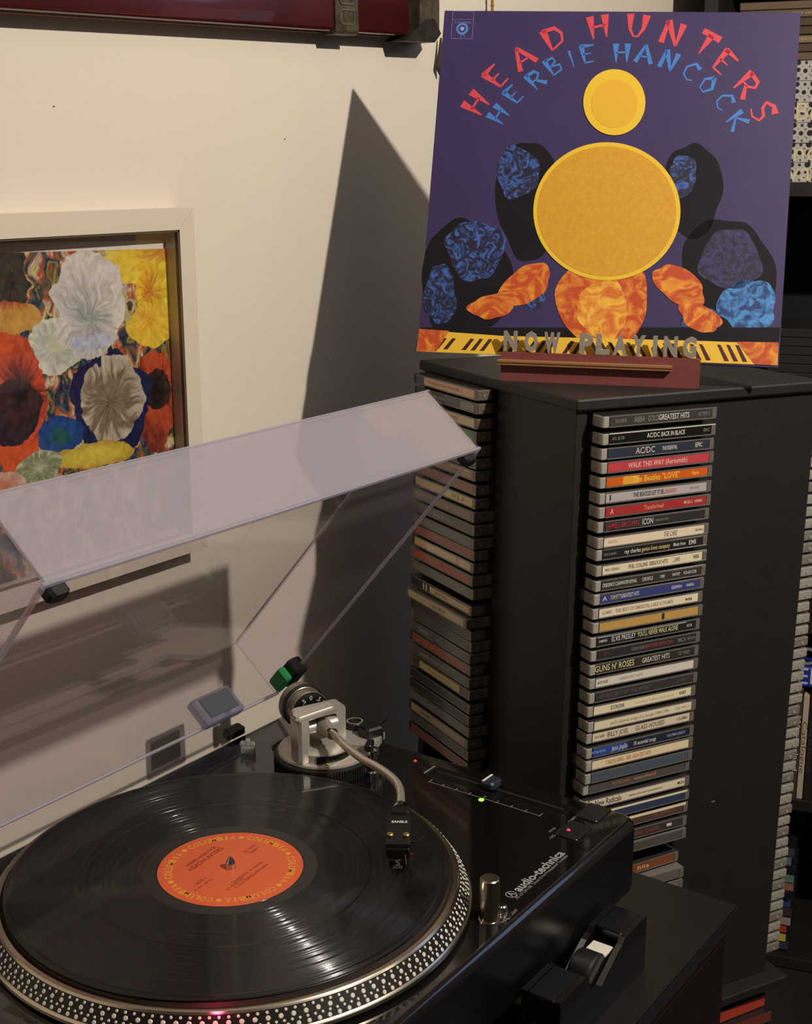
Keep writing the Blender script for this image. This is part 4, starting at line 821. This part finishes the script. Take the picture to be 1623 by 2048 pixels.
def glyph(ch, cx, cz, wd, ht, ang, m):
    mb = MB(); ca, sa = math.cos(ang), math.sin(ang)
    for st in GL[ch]:
        L_, R_ = [], []
        for i, (x, y, t) in enumerate(st):
            a = st[max(i-1, 0)]; b_ = st[min(i+1, len(st)-1)]; dx, dy = (b_[0]-a[0])*wd, (b_[1]-a[1])*ht; l = math.hypot(dx, dy) or 1
            nx_, ny_ = -dy/l, dx/l; X, Y = (x-.5)*wd, (y-.5)*ht; h = t*wd*.68
            L_.append((X+nx_*h, Y+ny_*h)); R_.append((X-nx_*h, Y-ny_*h))
        for i in range(len(L_)-1):
            q = [L_[i], L_[i+1], R_[i+1], R_[i]]
            pts = [(cx+x*ca-y*sa, cz+x*sa+y*ca) for x, y in q]
            mb.add([(x, -.05, z) for x, z in pts]+[(x, -.2, z) for x, z in pts], [(0, 1, 2, 3), (7, 6, 5, 4), (0, 4, 5, 1), (1, 5, 6, 2), (2, 6, 7, 3), (3, 7, 4, 0)])
    mb.build('lettering', m, SLV, E4)
def arcword(items, wd, ht, m):
    P_ = [on_s(x, y) for _, x, y in items]; c = sum((Vector((p.x, p.z)) for p in P_), Vector((0, 0)))/len(P_)
    for i, (ch, _, _) in enumerate(items):
        a = P_[max(i-1, 0)]; b_ = P_[min(i+1, len(items)-1)]; ang = math.atan2(b_.z-a.z, b_.x-a.x)
        glyph(ch, P_[i].x, P_[i].z, wd*(.5 if ch == 'I' else 1), ht, ang, m)
arcword([('H', 951, 208), ('E', 992, 153), ('A', 1045, 114), ('D', 1107, 77), ('H', 1196, 54), ('U', 1273, 52), ('N', 1344, 67), ('T', 1411, 89), ('E', 1448, 126), ('R', 1493, 171), ('S', 1525, 223)], 17.5, 21, mat('rose red ink', (206, 66, 78), .5))
arcword([('H', 996, 230), ('E', 1027, 189), ('R', 1071, 159), ('B', 1107, 131), ('I', 1142, 119), ('E', 1175, 108), ('H', 1242, 106), ('A', 1289, 108), ('N', 1337, 121), ('C', 1381, 143), ('O', 1415, 169), ('C', 1448, 203), ('K', 1473, 242)], 14, 17, mat('clear blue ink', (60, 118, 190), .5))
lilac = mat('lilac ink', (112, 104, 160), .5)
a0 = on_s(905, 22); a1 = on_s(944, 78)
for x0, x1, z0, z1 in ((a0.x, a0.x+.5, a1.z, a0.z), (a1.x-.5, a1.x, a1.z, a0.z), (a0.x, a1.x, a1.z, a1.z+.5), (a0.x, a1.x, a0.z-8, a0.z-7.6), (a0.x, a1.x, a0.z-.5, a0.z)):
    flat([(x0, z0), (x1, z0), (x1, z1), (x0, z1)], 'logo_line', lilac)
FT = frame((0, 0, 0), (1, 0, 0), (0, 0, 1), (0, -1, 0))
letter('Columbia', 3.0, lilac, SLV, tr((a0.x+a1.x)/2, -.1, a0.z-10.5) @ FT, 15.5, .05)
lc = ((a0.x+a1.x)/2, a1.z+9.5); lb2 = mat('logo blue', (84, 120, 190), .5)
MB().lathe([(3.4, 0), (5.6, 0), (5.6, .1), (3.4, .1)], 28, tr(lc[0], -.06, lc[1]) @ FT, closed=True).build('logo_ring', lb2, SLV, E4)
MB().lathe([(0, .1), (1.9, .1), (1.9, 0)], 20, tr(lc[0], -.06, lc[1]) @ FT).build('logo_dot', mat('logo pale', (130, 160, 220), .5), SLV, E4)
flat([(lc[0]-.8, lc[1]-5), (lc[0], lc[1]-5), (lc[0]-.2, lc[1]-8), (lc[0]-1, lc[1]-8)], 'logo_line', lb2); flat([(lc[0]+.4, lc[1]-5), (lc[0]+1.2, lc[1]-5), (lc[0]+3.6, lc[1]-8), (lc[0]+2.8, lc[1]-8)], 'logo_line', lb2)
# stand
ztb = 10.0
eh = Vector((e1.x, e1.y, 0)).normalized(); fn_ = Vector((eh.y, -eh.x, 0)); fn_ = fn_ if fn_.dot(CP-P00) > 0 else -fn_
A_ = hit(1003, 758, TF @ Vector((0, 0, ztb)), Wv); gap = fn_.dot(P00-A_); A_ = A_+fn_*max(0, gap+7) if gap > -7 else A_
A_ = A_-Wv*((TF.inverted() @ A_).z-ztb)
B_ = hit(1397, 777, A_, fn_); print('STAND', gap, (B_-A_).length, eh.dot((B_-A_).normalized()))
B_ = A_+(eh-Wv*eh.dot(Wv)/Wv.dot(Wv)).normalized()*(B_-A_).length; sx = (B_-A_).normalized()*KT; sy = Wv.cross(sx)/KT; SLn = (B_-A_).length/KT
FSt = frame(A_, sx, sy, Wv)      # x along, y back, z up
ST = thing('sleeve_stand', 'dark red wooden sleeve stand with grey NOW PLAYING letters on the tower', 'stand', FSt)
red = mat('mahogany stained board', (124, 64, 61), .5, noise=.1, nscale=30, stretch=(1, 6, 6)); ply = mat('plywood edge', (156, 108, 62), .6)
MB().prism(rrect(0, SLn, .1, 27, 2.4, 4), -5, 0, rotx(90)).build('front_board', red, ST, E4)
ld = MB().box(-3, SLn*.86, -5.5, -.1, 15.6, 20.4, .2).build('ledge', ply, ST, E4)
MB().box(-3, SLn*.86, -5.9, -5.55, 17.5, 18.5, 0).build('glue_line', mat('dark ply layer', (84, 54, 34), .6), ld, E4)
for x in (34, SLn-40):
    MB().box(x, x+5, 5.1, 80, .1, 14, .4).build('cross_foot', red, ST, E4)
MB().box(20, SLn-20, 40, 45, 14.1, 20, .3).build('rear_support', red, ST, E4)
for x in (34, SLn-40):
    MB().box(x, x+5, 0, 4, 0, 95, .4, tr(0, 46, 14.2) @ rotx(-20)).build('back_prop', red, ST, E4)
lm_ = mat('grey acrylic letters', (150, 142, 130), .4)
xs = {'N': 1020, 'O': 1061, 'W': 1103, 'P': 1170, 'L': 1203, 'A': 1239, 'Y': 1276, 'I': 1309, 'N2': 1340, 'G': 1378}
for k_, px in xs.items():
    q = FSt.inverted() @ hit(px, 690+(px-1020)*.03, A_+sy*2.5, -sy)
    wd = 4.0 if k_ == 'I' else (14.5 if k_ == 'W' else 12.5)
    letter(k_[0], 17, lm_, ST, frame((q.x, 3.0, 36.0), (1, 0, 0), (0, 0, 1), (0, -1, 0)), wd, 1.5, name='letter', bold=1.25)
# ------------------------------------------------------------------ bookcase beyond the tower
B0 = Vector((1185, 194, -750)); br_ = Vector((.259, -.966, 0)).normalized(); bb_ = Vector((.966, .259, 0)).normalized()
FB = frame(B0, br_, bb_, (0, 0, 1))
def onb(px, py, d=0): return FB.inverted() @ hit(px, py, B0+bb_*d, -bb_)
BC = thing('bookcase', 'tall black bookcase beyond the CD tower', 'bookcase', FB)
bkm = mat('black bookcase board', (30, 26, 24), .5)
BW, BD, BH = 700, 250, 1560
MB().box(0, 18, 0, BD, 0, BH, .8).build('upright', bkm, BC, E4); MB().box(BW-18, BW, 0, BD, 0, BH, .8).build('upright', bkm, BC, E4)
MB().box(18.2, BW-18.2, BD-6, BD, 0, BH).build('back_panel', darkhole, BC, E4)
zb1 = onb(1600, 366).z; zb2 = onb(1600, 748).z; zb3 = onb(1600, 1603).z
for z in (20, zb3, (zb3+zb2)/2-40, zb2, zb1, zb1+330):
    MB().box(18.3, BW-18.3, 4, BD-7, z-18, z, .6).build('shelf', bkm, BC, E4)
MB().box(-1, BW+1, -4, BD, BH+.2, BH+20, 1).build('top_shelf', bkm, BC, E4)
# patterned book boxes
vor = bpy.data.materials.new('black and white lace pattern'); vor.use_nodes = True; nt = vor.node_tree; b = nt.nodes['Principled BSDF']; b.inputs['Roughness'].default_value = .5
tc = nt.nodes.new('ShaderNodeTexCoord'); vo = nt.nodes.new('ShaderNodeTexVoronoi'); vo.inputs['Scale'].default_value = 95; vo.inputs['Randomness'].default_value = .35; rp = nt.nodes.new('ShaderNodeValToRGB')
nt.links.new(tc.outputs['Object'], vo.inputs['Vector']); nt.links.new(vo.outputs['Distance'], rp.inputs[0]); nt.links.new(rp.outputs[0], b.inputs['Base Color'])
rp.color_ramp.elements[0].color = lin((26, 22, 24)); rp.color_ramp.elements[0].position = .34; rp.color_ramp.elements[1].color = lin((180, 176, 170)); rp.color_ramp.elements[1].position = .42
e = rp.color_ramp.elements.new(.62); e.color = lin((170, 166, 162)); e = rp.color_ramp.elements.new(.72); e.color = lin((30, 26, 28))
xl = onb(1560, 300).x
ys = [120, 161, 204, 245, 286, 325, 365]
names = ['plain lace', 'second plain lace', 'cream lettered Bee', 'third plain lace', 'cream lettered nde', 'cream lettered vai']
txts = [None, None, 'Beethoven', None, 'Handel', 'Vivaldi']
nudge = [0, 0, 0, 0, 0, 0]
for i in range(6):
    zt_ = onb(1600, ys[i]).z; zb_ = onb(1600, ys[i+1]).z
    x0 = xl-60
    t = thing('box_set', f'black and white patterned boxed book, {ORD[i]} in the pile behind the sleeve edge' + (', cream title' if txts[i] else ''), 'book', FB @ tr(x0, 6+random.uniform(-1, 2), zb_+.1), 'patterned boxed books in the bookcase')
    MB().box(0, 240, 0, 150, 0, zt_-zb_-.5, .5).build('box', vor, t, E4)
    if txts[i]:
        off = onb({2: 1582, 4: 1570, 5: 1582}[i], 300).x-x0
        me_ = textmesh(txts[i] if i != 5 else 'Vivaldi', 26 if i != 2 else 24, mat('cream print', (206, 190, 150), .5), None, .1, 'LEFT')
        sh = {2: 0, 4: 34, 5: 34}[i]
        link('lettering', me_, t, tr(off-sh, -.15, (zt_-zb_)/2) @ rotx(90))
# CD cases stacked above the boxed books
yb_ = 120
for i in range(7):
    yt_ = yb_-17.4; za = onb(1600, yb_).z; zc = onb(1600, yt_).z
    t = flatcase(FB @ tr(xl-(66 if i > 4 else 40)+random.uniform(-3, 3), 8+random.uniform(0, 3), za+.1), 'cd_case', f'brown grey CD case lying flat above the patterned books, {ORD[6-i]} of seven', 'cd case', 150, 130, 10.4, random.choice([(104, 86, 68), (122, 104, 84), (84, 66, 52)]), [('GREATEST HITS', 74, 50, 3, (170, 150, 124))] if i % 3 == 2 else [], 'CD cases lying above the patterned books', (56, 44, 36))
    yb_ = yt_
hz = onb(1600, yb_).z
# reddish boxes at the top, left of these
xr0 = onb(1440, 10).x; xr1 = onb(1535, 10).x
for i in range(3):
    flatcase(FB @ tr(xr0, 10, zb1+330+.2+i*19), 'dvd_case', f'dark red brown case on the upper shelf, {["lowest", "middle", "highest"][i]} of three', 'dvd case', xr1-xr0, 150, 18.6, (66, 38, 30), [], 'dark red cases on the upper shelf')
# dark cases on the shelf behind the tower top
zz_ = zb2+.2
for i in range(5):
    flatcase(FB @ tr(onb(1540, 700).x+random.uniform(-4, 4), 8, zz_), 'cd_case', f'black CD case, {["lowest", "second lowest", "middle", "second highest", "highest"][i]} of five behind the tower top', 'cd case', 142, 124, 11.6, (44, 41, 39), [], 'black CD cases behind the tower top', (40, 36, 34)); zz_ += 12.4
# upright albums with spine lettering, blue box on them
xa = onb(1598, 1480).x; xb_ = onb(1612, 1480).x
for i, (x, wd, c, tx, tcol, hh) in enumerate(((xa-9, 9, (70, 62, 54), 'Wanderland', (206, 200, 190), 168), (xa+1.2, 8.4, (186, 170, 146), 'Catalogue', (110, 84, 60), 160), (xa+11, 9, (30, 28, 28), 'Volume', (60, 56, 54), 170))):
    zq = zb3+.2; hh = onb(1600, 1378).z-zb3-2-(i == 1)*10
    t = thing('album', ['dark spined album with white lettering standing in the bookcase', 'cream spined album standing in the bookcase', 'black spined album standing at the right of the cream one'][i], 'album', FB @ tr(x, 8, zq), 'albums standing in the bookcase')
    MB().box(0, wd, 0, 200, 0, hh, .6).build('cover', mat('album card', c, .5), t, E4)
    letter(tx, 7.5, mat('album print', tcol, .5), t, frame((wd/2, -.1, hh*.5), (0, 0, -1), (1, 0, 0), (0, -1, 0)), hh*.5, .05)
zq = onb(1600, 1376).z
bx = thing('blue_box', 'bright blue box with white lettering lying on the standing albums', 'box', FB @ tr(xa-14, 6, zq+.2) @ rotz(6))
MB().box(0, 120, 0, 150, 0, 30, 1).build('carton', mat('royal blue carton', (30, 52, 140), .4), bx, E4)
letter('Eb', 26, mat('white carton print', (190, 196, 214), .5), bx, frame((20, -.1, 15), (1, 0, 0), (0, 0, 1), (0, -1, 0)), None, .08)
rg = MB().lathe([(9, 0), (13, 0), (13, 3), (9, 3)], 28, closed=True).build('tape_ring', mat('grey ring', (120, 122, 126), .4), None, W(FB @ tr(xa+2, 20, zq+44) @ rotx(80)), True)
rg['label'] = 'grey ring standing on the blue box'; rg['category'] = 'ring'
# DVD cases piled at the foot of the bookcase
cols = [((60, 66, 80), 'grey blue'), ((86, 116, 140), 'pale blue'), ((26, 26, 30), 'black'), ((96, 128, 112), 'sea green'), ((150, 106, 84), 'salmon'), ((24, 26, 50), 'navy'), ((44, 64, 110), 'blue'), ((70, 52, 50), 'maroon grey'), ((160, 140, 140), 'pink grey'), ((180, 64, 40), 'red'), ((200, 180, 70), 'yellow'), ((60, 62, 84), 'slate'), ((90, 92, 110), 'lilac grey'), ((120, 104, 80), 'sand'), ((76, 62, 56), 'brown'), ((64, 50, 40), 'dark brown'), ((140, 126, 96), 'khaki'), ((170, 150, 110), 'straw'), ((150, 90, 60), 'copper'), ((40, 34, 34), 'charcoal'), ((170, 44, 38), 'scarlet'), ((150, 40, 40), 'deep red'), ((30, 32, 60), 'midnight blue'), ((60, 52, 90), 'purple')]
ztopd = onb(1570, 1703).z; zbot = 20.2
hD = 14.2; nD = int((ztopd-zbot)/(hD+.3)); nD = min(nD, 40)
for i in range(nD):
    c, nm = cols[i % len(cols)]
    z = ztopd-(i+1)*(hD+.3)
    rr = onb(1588, 1750).x+random.uniform(-6, 2) - i*0.0
    flatcase(FB @ tr(rr-190, 8+random.uniform(0, 5), z), 'dvd_case', f'{nm} DVD case, {ORD[i] if i < len(ORD) else "lowest"} of the pile low in the bookcase' if i else f'{nm} DVD case on top of the pile low in the bookcase', 'dvd case', 190, 134, hD, c, [], 'DVD cases piled low in the bookcase')
MB().box(rr-188, rr-4, 14, 130, 20.1, ztopd-nD*(hD+.3)-.2, .5).build('riser', bkm, BC, E4)
